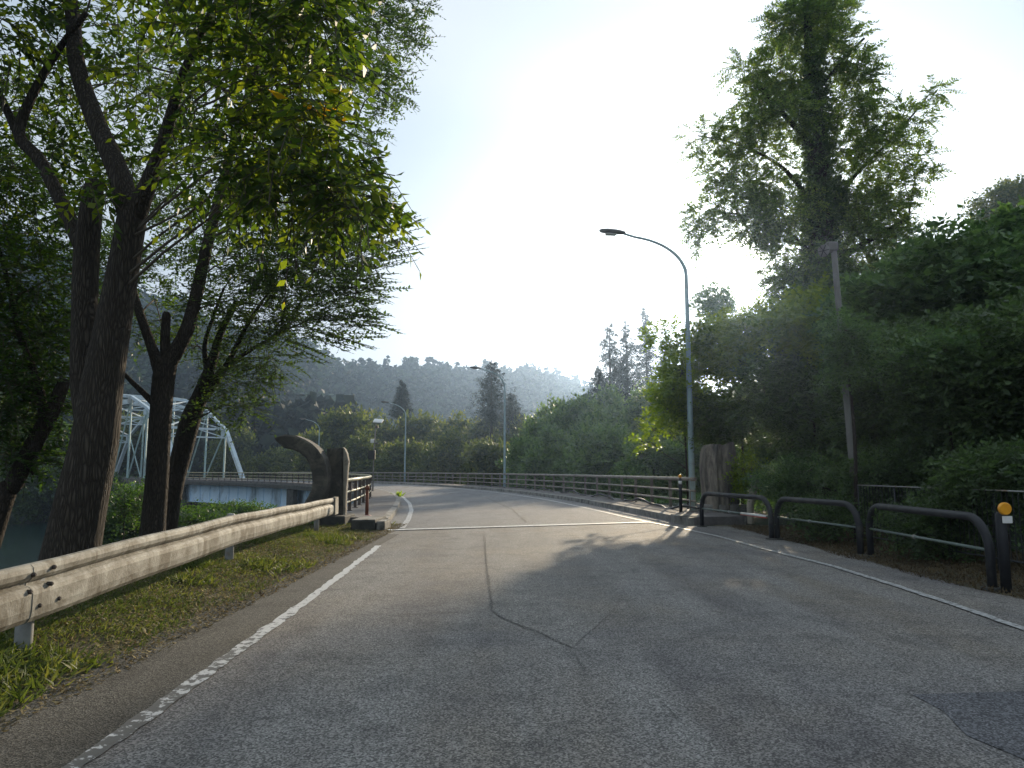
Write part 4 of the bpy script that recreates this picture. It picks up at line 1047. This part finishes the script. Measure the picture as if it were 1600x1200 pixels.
tree('broadleaf_tree', 'tree at the left edge with a thin broken leaning trunk and dense dark foliage', 'tree', (sD[0][0][0][0], YD, float(height(sD[0][0][0][0], YD))),
     sD, cD, M['leaf_dark'], M['bark_dark'], 'trees behind the guardrail', npair=5, ls=.115, L=.48, wid=.5, sub=14, subr=.5, rs=RD, droop=.15, jit=.3, link_r=.014)

# ---- shrubs on the bank
def shrub(px, py, Y, rx, ry, rd, ns, label, mat, name='shrub', group=None, ls=.12, L=.4, seed=0, npair=3, blobs=7, cat='shrub', more=(), **kw):
    rs = np.random.RandomState(100 + seed); c = P(px, py, Y); r = np.array([rx * Y / F, rd, ry * Y / F]); g = float(height(c[0], c[1]))
    zb = min(g, c[2] - r[2])
    cl_ = []
    for k in range(blobs):
        v = in_ball(1, rs, .3)[0]; q_ = c + v * r * .62; cl_.append((q_, r * rs.uniform(.42, .62), ns // blobs))
    cl_ += list(more)
    st = [([(c[0], c[1], g - .2), (c[0] + .1, c[1], (g + c[2]) / 2 + .1), (c[0], c[1], c[2])], [.045, .035, .02])]
    return tree(name, label, cat, (c[0], c[1], g), st, cl_, mat, M['bark_dark'], group, npair=npair, ls=ls, L=L, rs=rs, stem_n=8, sub=16, subr=.62, rach=False, link_r=.02, wid=.62, jit=.45, **kw)
GBK = 'shrubs on the river bank'
shrub(195, 775, 26, 22, 50, 1.6, 500, 'dark narrow shrub between the big and the slender trunk', M['leaf_dark'], group=GBK, seed=4)
shrub(330, 815, 34, 50, 14, 2.0, 400, 'low dark shrub below the blue girder', M['leaf_dark'], group=GBK, seed=5, ls=.2)
shrub(430, 818, 34, 40, 12, 2.0, 400, 'bushy shrub under the bridge pier behind the guardrail end', M['leaf_mid'], group=GBK, seed=6, ls=.2)
shrub(215, 785, 60, 50, 22, 3, 900, 'wide dark thicket under the truss span', M['leaf_ivy'], group=GBK, seed=7, ls=.35, L=.8)
shrub(300, 822, 23, 35, 25, 1.5, 400, 'green shrub on the slope right of the two slender trunks', M['leaf_dark'], group=GBK, seed=8)

for i_, (a_, b_, Y_, rx_, ry_, lab_, m_) in enumerate([(-20, 770, 112, 90, 50, 'dark thicket across the river at the left edge', 'leaf_ivy'), (70, 765, 116, 80, 52, 'dark thicket across the river left of the big trunk', 'leaf_ivy'),
    (150, 775, 120, 70, 45, 'dark thicket across the river behind the big trunk', 'leaf_dark'), (20, 700, 128, 80, 50, 'green bank bush above the thicket across the river', 'leaf_mid'), (110, 700, 132, 70, 50, 'green bank bush below the far bank houses', 'leaf_mid'), (200, 810, 30, 34, 30, 'waterside bush between the trunks above the sunlit path', 'leaf_ivy'), (375, 806, 44, 60, 14, 'leafy bush in the shade right below the blue girder', 'leaf_dark')]):
    shrub(a_, b_, Y_, rx_, ry_, 2.0 if Y_ < 100 else 4.0, 900 if Y_ < 100 else 2600, lab_, M[m_], group=GBK, seed=60 + i_, ls=.2 if Y_ < 50 else .5, L=.6)

# ---- right side : ivy clad robinia
YR = 25.0
gR = float(height(P(1282, 700, YR)[0], YR))
sR = [ground_start(px_stem([(1286, 700, 46), (1285, 560, 44), (1284, 450, 42), (1282, 330, 38), (1275, 220, 30), (1268, 120, 22), (1262, 40, 12), (1258, -10, 5)], YR)),
      px_stem([(1284, 420, 10), (1240, 370, 6), (1180, 340, 4), (1110, 330, 2)], YR),
      px_stem([(1280, 330, 10), (1220, 260, 6), (1150, 225, 3.5), (1090, 212, 2)], YR),
      px_stem([(1282, 340, 10), (1340, 270, 6), (1400, 210, 3.5), (1450, 150, 2)], YR),
      px_stem([(1276, 240, 12), (1235, 190, 9), (1180, 130, 6)], YR),
      px_stem([(1284, 420, 14), (1350, 380, 10), (1420, 340, 6)], YR),
      px_stem([(1270, 150, 7), (1320, 90, 4), (1350, 60, 4)], YR)]
RR = np.random.RandomState(21)
cR = [(c, r, int(n * 1.25)) for c, r, n in [pc(1265, 40, YR, 55, 48, 1.2, 330), pc(1300, 90, YR, 55, 45, 1.2, 260), pc(1220, 110, YR, 50, 45, 1.1, 240), pc(1170, 110, YR, 30, 20, .7, 70), pc(1345, 110, YR, 28, 30, .7, 80), pc(1230, 190, YR, 55, 45, 1.2, 280),
      pc(1160, 200, YR, 42, 28, .9, 150), pc(1100, 212, YR, 32, 16, .7, 60), pc(1110, 235, YR, 26, 14, .6, 36), pc(1330, 180, YR, 35, 35, .9, 110), pc(1420, 190, YR, 32, 32, .8, 110), pc(1455, 145, YR, 17, 16, .5, 34), pc(1380, 240, YR, 45, 40, 1, 190),
      pc(1340, 290, YR, 48, 40, 1.1, 190), pc(1415, 290, YR, 34, 34, .8, 100), pc(1210, 280, YR, 50, 40, 1.1, 190), pc(1150, 300, YR, 42, 26, .9, 90), pc(1100, 340, YR, 32, 26, .8, 90), pc(1180, 360, YR, 45, 34, 1, 130),
      pc(1230, 390, YR, 42, 40, 1, 210), pc(1350, 380, YR, 50, 40, 1.1, 280), pc(1410, 370, YR, 32, 34, .9, 100), pc(1090, 380, YR, 20, 14, .6, 30), pc(1240, 440, YR, 50, 30, 1.2, 260), pc(1195, 160, YR, 42, 34, 1, 130), pc(1185, 245, YR, 45, 30, 1, 140), pc(1130, 265, YR, 38, 24, .8, 90), pc(1315, 235, YR, 40, 36, 1, 150), pc(1370, 195, YR, 30, 26, .8, 70),
      pc(1385, 335, YR, 42, 36, 1, 160), pc(1150, 345, YR, 44, 28, .9, 110), pc(1340, 140, YR, 38, 34, .9, 110), pc(1290, 20, YR, 45, 36, 1, 160), pc(1225, 40, YR, 30, 30, .9, 80), pc(1440, 250, YR, 20, 40, .6, 60), pc(1310, 420, YR, 60, 34, 1.2, 260), pc(1220, 330, YR, 60, 40, 1.1, 240), pc(1330, 340, YR, 55, 40, 1.1, 220)]]
rt = tree('robinia_tree', 'tall ivy clad feathery leaved tree standing against the sun on the right', 'tree', (P(1286, 700, YR)[0], YR, gR), sR, cR, M['leaf_robinia'], M['bark_dark'], None,
     npair=7, ls=.16, L=.62, wid=.46, sub=16, subr=.46, rs=RR, droop=.35, jit=.4, up=.1, link_r=.018)
# ivy sleeve round the trunk
O = []; 
for (py, w) in zip(np.linspace(690, 90, 56), np.linspace(62, 20, 56)):
    w = w * (1.0 + .22 * math.sin(py * .045)) * (1.25 if py > 420 else .95); y = YR; c = P(1284 - max(0, (300 - py)) * .08, py, y)
    nn_ = int(150 * w / 40); a = RR.uniform(0, 2 * math.pi, nn_); rr = w * y / F * RR.uniform(.45, 1.0, nn_); O.append(np.stack([c[0] + np.cos(a) * rr, y + np.sin(a) * rr, c[2] + RR.uniform(-.13, .13, nn_)], 1))
O = np.concatenate(O); D = nrm(RR.normal(0, 1, O.shape) + UP * .2)
fast_quads('ivy', sprays(O, D, .25, 2, .13, .75, .8, .2, RR), M['leaf_ivy'], rt)

# ---- hedge masses on the right
GV = 'vine covered bushes behind the barriers'
def mass(px, py, Y, rx, ry, rd, ns, label, mat, seed, group=GV, **kw):
    return shrub(px, py, Y, rx, ry, rd, ns, label, mat, name='bush', group=group, seed=seed, cat='bush', **kw)
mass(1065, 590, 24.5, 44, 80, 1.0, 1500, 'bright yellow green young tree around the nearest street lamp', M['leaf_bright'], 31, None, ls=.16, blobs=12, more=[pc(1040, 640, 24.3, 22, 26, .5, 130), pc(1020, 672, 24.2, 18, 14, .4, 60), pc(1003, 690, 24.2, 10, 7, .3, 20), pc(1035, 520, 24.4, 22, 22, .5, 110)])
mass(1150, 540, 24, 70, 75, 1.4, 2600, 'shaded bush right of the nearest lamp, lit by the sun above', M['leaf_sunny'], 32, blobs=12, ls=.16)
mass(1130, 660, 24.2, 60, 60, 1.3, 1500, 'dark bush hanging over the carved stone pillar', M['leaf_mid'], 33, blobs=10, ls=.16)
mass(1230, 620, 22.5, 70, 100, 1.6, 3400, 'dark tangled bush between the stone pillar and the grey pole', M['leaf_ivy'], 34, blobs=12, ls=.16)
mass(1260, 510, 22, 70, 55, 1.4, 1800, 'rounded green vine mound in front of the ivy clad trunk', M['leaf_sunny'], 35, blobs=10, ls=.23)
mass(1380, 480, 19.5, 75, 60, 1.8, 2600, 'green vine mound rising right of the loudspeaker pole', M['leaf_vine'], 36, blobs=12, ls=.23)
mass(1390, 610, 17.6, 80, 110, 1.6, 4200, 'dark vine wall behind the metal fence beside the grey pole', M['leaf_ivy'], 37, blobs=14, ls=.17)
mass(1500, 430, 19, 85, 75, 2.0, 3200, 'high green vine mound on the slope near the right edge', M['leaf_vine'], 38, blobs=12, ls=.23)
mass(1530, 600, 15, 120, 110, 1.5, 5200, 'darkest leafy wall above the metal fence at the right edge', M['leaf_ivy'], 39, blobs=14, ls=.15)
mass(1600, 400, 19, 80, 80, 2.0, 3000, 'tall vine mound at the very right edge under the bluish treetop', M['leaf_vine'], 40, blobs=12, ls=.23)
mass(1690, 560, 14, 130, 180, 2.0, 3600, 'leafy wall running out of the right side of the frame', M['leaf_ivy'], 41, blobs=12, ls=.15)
mass(1470, 560, 14.8, 70, 22, 1.0, 900, 'flat shelf of lit leaves jutting out above the fence', M['leaf_vine'], 42, blobs=9, ls=.12)
mass(1240, 745, 19.5, 50, 40, 1.2, 1500, 'low green undergrowth behind the second barrier', M['leaf_vine'], 43, blobs=8, ls=.10)
mass(1400, 740, 15.6, 110, 45, .8, 3000, 'low dark undergrowth just behind the metal fence', M['leaf_ivy'], 44, blobs=12, ls=.10)
mass(1300, 810, 15.2, 60, 22, .6, 900, 'ground ivy below the grey pole behind the middle barrier', M['leaf_ivy'], 45, blobs=8, ls=.08)
mass(1560, 760, 11.5, 90, 50, .6, 2200, 'dark undergrowth behind the nearest barrier', M['leaf_ivy'], 46, blobs=12, ls=.09)
mass(1480, 820, 12.3, 90, 40, .5, 1500, 'weeds at the foot of the metal fence', M['leaf_ivy'], 47, blobs=12, ls=.08)
mass(1590, 335, 45, 60, 45, 3, 2200, 'bluish treetop above the vines in the upper right', M['leaf_far'], 48, None, ls=.3, L=.7, blobs=10)
mass(1165, 745, 22.3, 20, 40, .6, 500, 'bright green leaves right of the carved stone pillar', M['leaf_bright'], 49, None, blobs=6, ls=.10)
mass(1120, 470, 60, 30, 50, 2, 700, 'small sun washed treetop directly below the sun', M['leaf_far2'], 50, None, ls=.3, L=.7, blobs=6)

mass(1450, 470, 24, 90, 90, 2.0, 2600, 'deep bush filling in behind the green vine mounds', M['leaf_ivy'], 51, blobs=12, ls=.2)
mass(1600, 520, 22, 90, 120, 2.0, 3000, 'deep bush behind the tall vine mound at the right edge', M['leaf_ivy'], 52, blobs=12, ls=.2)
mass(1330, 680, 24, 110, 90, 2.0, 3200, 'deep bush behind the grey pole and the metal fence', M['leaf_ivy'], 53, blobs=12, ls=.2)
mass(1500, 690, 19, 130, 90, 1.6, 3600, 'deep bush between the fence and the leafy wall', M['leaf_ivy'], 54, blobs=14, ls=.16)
mass(1320, 540, 14.9, 34, 62, .35, 900, 'hanging vine curtain wrapped over the middle of the grey pole', M['leaf_vine'], 55, blobs=9, ls=.10)
mass(1215, 700, 27, 60, 60, 1.6, 1500, 'deep bush seen in the gap right of the stone pillar', M['leaf_vine'], 56, blobs=10, ls=.2)
# ---- midground broadleaf trees
def proto_tree(seed, mat, ls, n, name, flatn=.8):
    rs = np.random.RandomState(seed); cl_ = []
    for k in range(24):
        v = in_ball(1, rs, .45)[0]; v[2] = v[2] * flatn; q_ = np.array([0, 0, 4.7]) + v * [3.0, 3.0, 3.4]; cl_.append((q_, np.array([1.5, 1.5, 1.05]) * rs.uniform(.65, 1.1), n // 16))
    st = [([(0, 0, -1.5), (.1, 0, 1.5), (0, .1, 4), (0, 0, 6)], [.28, .22, .14, .06])]
    return tree(name, '', 'tree', (0, 0, 0), st, cl_, mat, M['bark_dark'], None, npair=2, ls=ls, L=ls * 2.2, rs=rs, stem_n=8, sub=12, subr=.5, rach=False, wid=.7, up=.15, jit=.28, hang=.05, link_r=.02)
protos = [proto_tree(201, M['leaf_far'], .55, 2600, 'broadleaf_tree'), proto_tree(202, M['leaf_far'], .55, 2600, 'broadleaf_tree'), proto_tree(203, M['leaf_far2'], .5, 3000, 'broadleaf_tree'), proto_tree(204, M['leaf_far2'], .5, 3000, 'broadleaf_tree')]
used = [False] * 4
def copy_tree(o, parent=None):
    c = o.copy(); scene.collection.objects.link(c)
    if parent is not None: c.parent = parent
    for ch in list(o.children): copy_tree(ch, c)
    return c
def place(k, px, pytop, Y, wpx, label, group, hpx=None):
    """top of the crown at pixel pytop, crown width in pixels"""
    top = P(px, pytop, Y); g = float(height(top[0], top[1])); sx = wpx * 1.35 * Y / F / 8.2; base_z = g
    hh = max(3.0, top[2] - base_z); o = protos[k] if not used[k] else copy_tree(protos[k]); used[k] = True
    o.location = (top[0], top[1], base_z); o.scale = (sx, sx, hh / 8.8); o.rotation_euler = (0, 0, random.uniform(0, 6.28))
    tag(o, label, 'tree', group); return o
GM = 'trees beyond the far bend of the bridge'
mid = [(0, 545, 628, 112, 80, 'dark rounded tree behind the solar panel pole'), (1, 600, 640, 120, 75, 'tree under the small pointed cedar'), (0, 655, 636, 122, 75, 'rounded tree just right of the far bend lamp'),
       (1, 705, 642, 118, 70, 'tree midway between the far bend lamp and the middle lamp'), (0, 750, 646, 115, 65, 'tree left of the middle street lamp'), (1, 800, 650, 110, 60, 'tree directly behind the middle street lamp'),
       (0, 505, 665, 118, 70, 'paler tree behind the farthest street lamp'), (1, 575, 672, 100, 70, 'lower bushy tree behind the left railing end'), (0, 640, 680, 96, 80, 'lower bushy tree at the foot of the far bend lamp'),
       (1, 700, 668, 92, 75, 'lower bright topped tree left of the middle lamp'), (0, 765, 678, 86, 70, 'lower bushy tree touching the railing by the middle lamp'),
       (2, 850, 618, 80, 85, 'light green tree right of the middle lamp'), (3, 905, 606, 76, 95, 'broad light green tree where the hill line ends'), (2, 965, 596, 66, 90, 'tall tree with lit top below the three cedars'),
       (3, 1020, 590, 60, 90, 'tree behind the nearest lamp post right of the cedars'), (2, 880, 660, 62, 90, 'lower leafy tree above the right railing centre'), (3, 950, 650, 54, 95, 'draped leafy tree above the right railing'),
       (2, 1020, 655, 46, 90, 'draped leafy tree closest to the nearest lamp post'), (3, 830, 672, 70, 70, 'low leafy tree right of the middle lamp base'), (2, 1075, 600, 50, 100, 'tree half hidden behind the bright young tree'),
       (0, 470, 690, 140, 60, 'pale low tree behind the curved stone fin'), (1, 420, 698, 150, 70, 'pale low tree beyond the truss bridge end'), (0, 365, 655, 140, 55, 'green tree right of the truss end post'), (1, 330, 640, 170, 70, 'green tree seen through the truss portal'),
       (0, 230, 640, 180, 110, 'dark tree seen through the truss'), (1, 140, 650, 170, 100, 'dark tree on the far bank left of the truss'), (0, 60, 655, 190, 100, 'dark tree beside the far bank houses'), (1, -10, 600, 150, 110, 'tree on the far bank at the left edge'),
       (2, 1150, 600, 60, 110, 'tree deep behind the carved pillar'), (3, 1250, 580, 60, 110, 'tree deep behind the dark tangled bush')]
for (k, px, pt, Y, w, lab) in mid: place(k, px, pt, Y, w, lab, GM)

# cedars
def cedar(px, pytop, pybase, Y, wpx, label, seed, ragged=.25, group='dark conifers standing above the other trees', n=900, ls=.36):
    n = int(n * 2.6); wpx = wpx * 1.35; rs = np.random.RandomState(seed); top = P(px, pytop, Y); g = float(height(top[0], top[1])); low = P(px, pybase, Y)[2]; H = top[2] - low; Rr = wpx * Y / F / 2
    t = thing('cedar_tree', (top[0], top[1], g), label, 'conifer', group)
    m = MB(); m.tube([(top[0], top[1], g - .5), (top[0], top[1], low), (top[0], top[1], top[2] - .1)], [.28, .22, .03], 8); m.build('trunk', M['bark_dark'], t, True)
    O = []; D = []; Ls = []; nb = 240
    for b in range(nb):
        u = ((b + rs.uniform(0, 1)) / nb) ** .62; z = top[2] - .2 - u * H; rad = Rr * 1.2 * (.06 + u ** .8) * rs.uniform(1 - ragged * 1.6, 1 + ragged) ; an = rs.uniform(0, 6.28); d = np.array([math.cos(an), math.sin(an), -.12])
        k = max(3, n // nb)
        tt = rs.uniform(.05, 1, k); base = np.array([top[0], top[1], z]) + d * (rad * tt)[:, None] + rs.normal(0, .12, (k, 3)) * (.12 + Rr * .9 * u ** .5)
        O.append(base); D.append(d + rs.normal(0, .5, (k, 3)) + [0, 0, .1])
    O = np.concatenate(O); D = np.concatenate(D)
    fast_quads('crown', sprays(O, D, np.clip((top[2] - O[:, 2]) / H * 2.5, .35, 1) * ls * 1.5, 2, ls * .8, .45, .7, .2, rs), M['leaf_cedar'], t); return t
cedar(628, 592, 650, 135, 22, 'small pointed dark cedar above the trees left of centre', 301, .1, ls=.35)
cedar(768, 560, 660, 105, 50, 'ragged dark cedar behind the middle street lamp', 302, .45, n=1000)
cedar(800, 612, 670, 112, 40, 'short dark conifer right of the ragged cedar', 303, .3, n=700)
cedar(952, 502, 640, 95, 42, 'leftmost of the three dark cedars left of the nearest lamp', 304, .4, n=1100)
cedar(978, 500, 640, 97, 36, 'middle one of the three dark cedars left of the nearest lamp', 305, .35, n=1100)
cedar(1008, 477, 640, 99, 46, 'tallest dark cedar right of its two neighbours', 306, .3, n=1300)
cedar(935, 570, 640, 92, 30, 'short cedar at the left foot of the dark cedar group', 307, .3, n=500)
cedar(1040, 520, 640, 100, 40, 'dark cedar partly hidden by the nearest lamp post', 308, .35, n=900)

# ---- forests on the hills (nobody could count them)
def forest(name, label, n, rmin, rmax, p0, p1, conif, seed, mat, hmin=9, hmax=15, q=46):
    rs = np.random.RandomState(seed); out = []
    r = np.sqrt(rs.uniform(rmin**2, rmax**2, n)); ppx = rs.uniform(p0, p1, n); a = np.arctan((ppx - 800) / F); x = r * np.sin(a); y = r * np.cos(a); g = height(x, y)
    H = rs.uniform(hmin, hmax, n); con = rs.uniform(0, 1, n) < conif
    for i in range(n):
        u = rs.uniform(0, 1, q); an = rs.uniform(0, 6.28, q)
        if con[i]:
            rad = H[i] * .22 * (u ** .8) * rs.uniform(.5, 1.1, q); z = g[i] + H[i] * (1 - u * .95) * 1.15; s = H[i] * .16
        else:
            ph = np.arccos(1 - 1.7 * u); rad = H[i] * .45 * np.sin(ph) * rs.uniform(.6, 1.05, q) + .1; z = g[i] + H[i] * .5 + H[i] * .42 * np.cos(ph); s = H[i] * .15
        O = np.stack([x[i] + np.cos(an) * rad, y[i] + np.sin(an) * rad, z], 1)
        D = nrm(np.stack([np.cos(an), np.sin(an), np.full(q, .1 if not con[i] else -.3)], 1) + rs.normal(0, .45, (q, 3)))
        w = nrm(np.cross(D, nrm(rs.normal(0, 1, (q, 3))))); out.append(leaf_quads(O - D * s * .3, D, w, s * rs.uniform(.7, 1.4, q), .8))
    return tag(fast_quads(name, np.concatenate(out), mat), label, 'forest', None, 'stuff')
forest('hill_forest', 'hazy blue forest covering the far ridge', 3000, 300, 560, 250, 1000, .4, 401, M['leaf_hill'], 8, 20, 60)
forest('hill_forest', 'forest on the far hill left of the bridge behind the trees', 1700, 190, 560, -350, 300, .4, 402, M['leaf_hill'], 9, 15, 36)
forest('conifer_wood', 'dark conifer wood on the hill foot behind the farthest street lamp', 900, 170, 290, 300, 560, .95, 403, M['leaf_cedar'], 15, 21, 90)
forest('hill_forest', 'wood on the slope behind the right hand trees', 900, 150, 480, 1000, 1900, .4, 404, M['leaf_hill'], 9, 14, 36)

# ---- ground cover and grass
def scatter(n, x0, x1, y0, y1, rs, cond=None):
    x = rs.uniform(x0, x1, n); y = rs.uniform(y0, y1, n)
    if cond is not None: k = cond(x, y); x, y = x[k], y[k]
    return x, y
rs = np.random.RandomState(77)
x, y = scatter(220000, -5.7, -3.02, 1.0, 20.3, rs, lambda x, y: (vnoise(x * 2.2, y * 1.6, 5) + .75 * rs.uniform(-1, 1, len(x)) + np.clip((-3.4 - x) * 1.2, -.6, .55) > .05) & (rs.uniform(0, 1, len(x)) < np.clip(7.0 / y, .2, 1)))
n = len(x); O = np.stack([x, y, vz(x, y) - .012], 1); an = rs.uniform(0, 6.28, n); lean = rs.uniform(.35, 2.4, n)
D = nrm(np.stack([np.cos(an) * lean, np.sin(an) * lean, np.ones(n)], 1)); w = nrm(np.cross(D, nrm(rs.normal(0, 1, (n, 3)))))
tall = 1 + .9 * (vnoise(x * 1.3, y * 1.1, 9) > .3)
grass = leaf_quads(O, D, w, rs.uniform(.025, .085, n) * tall, .14, .3)
tag(fast_quads('grass', grass, M['grass']), 'short patchy green grass on the left verge under the guardrail', 'grass', None, 'stuff')
x, y = scatter(60000, -5.7, -2.82, 1.0, 20.3, rs); n = len(x)
O = np.stack([x, y, vz(x, y) + rs.uniform(.0, .02, n)], 1); D = nrm(np.stack([rs.normal(0, 1, n), rs.normal(0, 1, n), rs.uniform(-.1, .3, n)], 1)); w = nrm(np.cross(D, UP + rs.normal(0, .3, (n, 3))))
tag(fast_quads('leaf_litter', leaf_quads(O, D, w, rs.uniform(.02, .055, n), .35, .3), M['straw']), 'dry clippings and leaf litter in the left verge grass', 'leaf litter', None, 'stuff')
x, y = scatter(60000, 5.35, 9.0, 4.0, 19.5, rs, lambda x, y: x > 5.65 + .15 * vnoise(y, x, 3)); n = len(x)
O = np.stack([x, y, rs.uniform(-.01, .03, n)], 1); D = nrm(np.stack([rs.normal(0, 1, n), rs.normal(0, 1, n), rs.uniform(-.1, .9, n)], 1)); w = nrm(np.cross(D, UP + rs.normal(0, .4, (n, 3))))
tag(fast_quads('leaf_litter', leaf_quads(O, D, w, rs.uniform(.03, .08, n), .25, .3), M['dry']), 'brown dry grass and litter behind the black barriers', 'leaf litter', None, 'stuff')
# bank cover
x, y = scatter(120000, -22, -5.2, 2, 48, rs); x2, y2 = scatter(60000, -60, 12, 22, 110, rs); x = np.concatenate([x, x2]); y = np.concatenate([y, y2])
x3, y3 = scatter(90000, 8.5, 40, 6, 75, rs); x = np.concatenate([x, x3]); y = np.concatenate([y, y3])
z = height(x, y); k = (z > -6.4) & ((z < -.1) | (x > 8.5)); x, y, z = x[k], y[k], z[k]; n = len(x); sc = np.where(np.arange(n) % 3 == 0, 1.3, .9) * np.clip(y / 25, .6, 2.2)
O = np.stack([x, y, z + rs.uniform(0, .35, n)], 1); D = nrm(np.stack([rs.normal(0, 1, n), rs.normal(0, 1, n), rs.uniform(0, 1.1, n)], 1)); w = nrm(np.cross(D, UP + rs.normal(0, .5, (n, 3))))
tag(fast_quads('ground_cover', leaf_quads(O, D, w, rs.uniform(.12, .26, n) * sc, .5, .3), M['leaf_vine']), 'low weeds and creepers covering the river bank slope', 'ground cover', None, 'stuff')
# a weed at the kerb
q = G(622, 776); rs = np.random.RandomState(9); t = thing('weed', (q[0], q[1], 0), 'small green weed growing from the left kerb', 'weed')
O = np.tile(q, (70, 1)) + rs.normal(0, .12, (70, 3)) * [1, 1.6, 0]; D = nrm(rs.normal(0, .5, (70, 3)) + UP); w = nrm(np.cross(D, nrm(rs.normal(0, 1, (70, 3)))))
fast_quads('leaves', leaf_quads(O, D, w, rs.uniform(.15, .4, 70), .2, .3), M['leaf_bright'], t)
# dead leaf on the shoulder
q = G(405, 934); t = thing('fallen_leaf', (q[0], q[1], .01), 'single curled brown leaf lying on the left shoulder asphalt', 'leaf')
O = np.array([q + [0, 0, .012], q + [.01, .01, .03]]); D = nrm(np.array([[.8, .4, .5], [-.3, .6, .5]])); w = nrm(np.cross(D, UP)); fast_quads('blade', leaf_quads(O, D, w, np.array([.08, .07]), .5, .4), M['dry'], t)

# ------------------------------------------------------------------ haze
HZ = .00052
m = MB(); m.box((0, 380, 66), (1640, 1060, 156)); hz = m.build('haze', M['black_box'])
hz.data.materials.clear(); hm, t, o = newmat('haze'); pv = t.nodes.new('ShaderNodeVolumePrincipled')
pv.inputs['Color'].default_value = (.46, .66, 1.0, 1); pv.inputs['Density'].default_value = HZ; pv.inputs['Anisotropy'].default_value = .80
t.links.new(pv.outputs[0], o.inputs['Volume']); hz.data.materials.append(hm); tag(hz, 'thin blue summer haze filling the valley', 'haze', None, 'stuff')
scene.cycles.max_bounces = 8; scene.cycles.transparent_max_bounces = 8; scene.cycles.volume_bounces = 0
print('objects', len(bpy.data.objects))
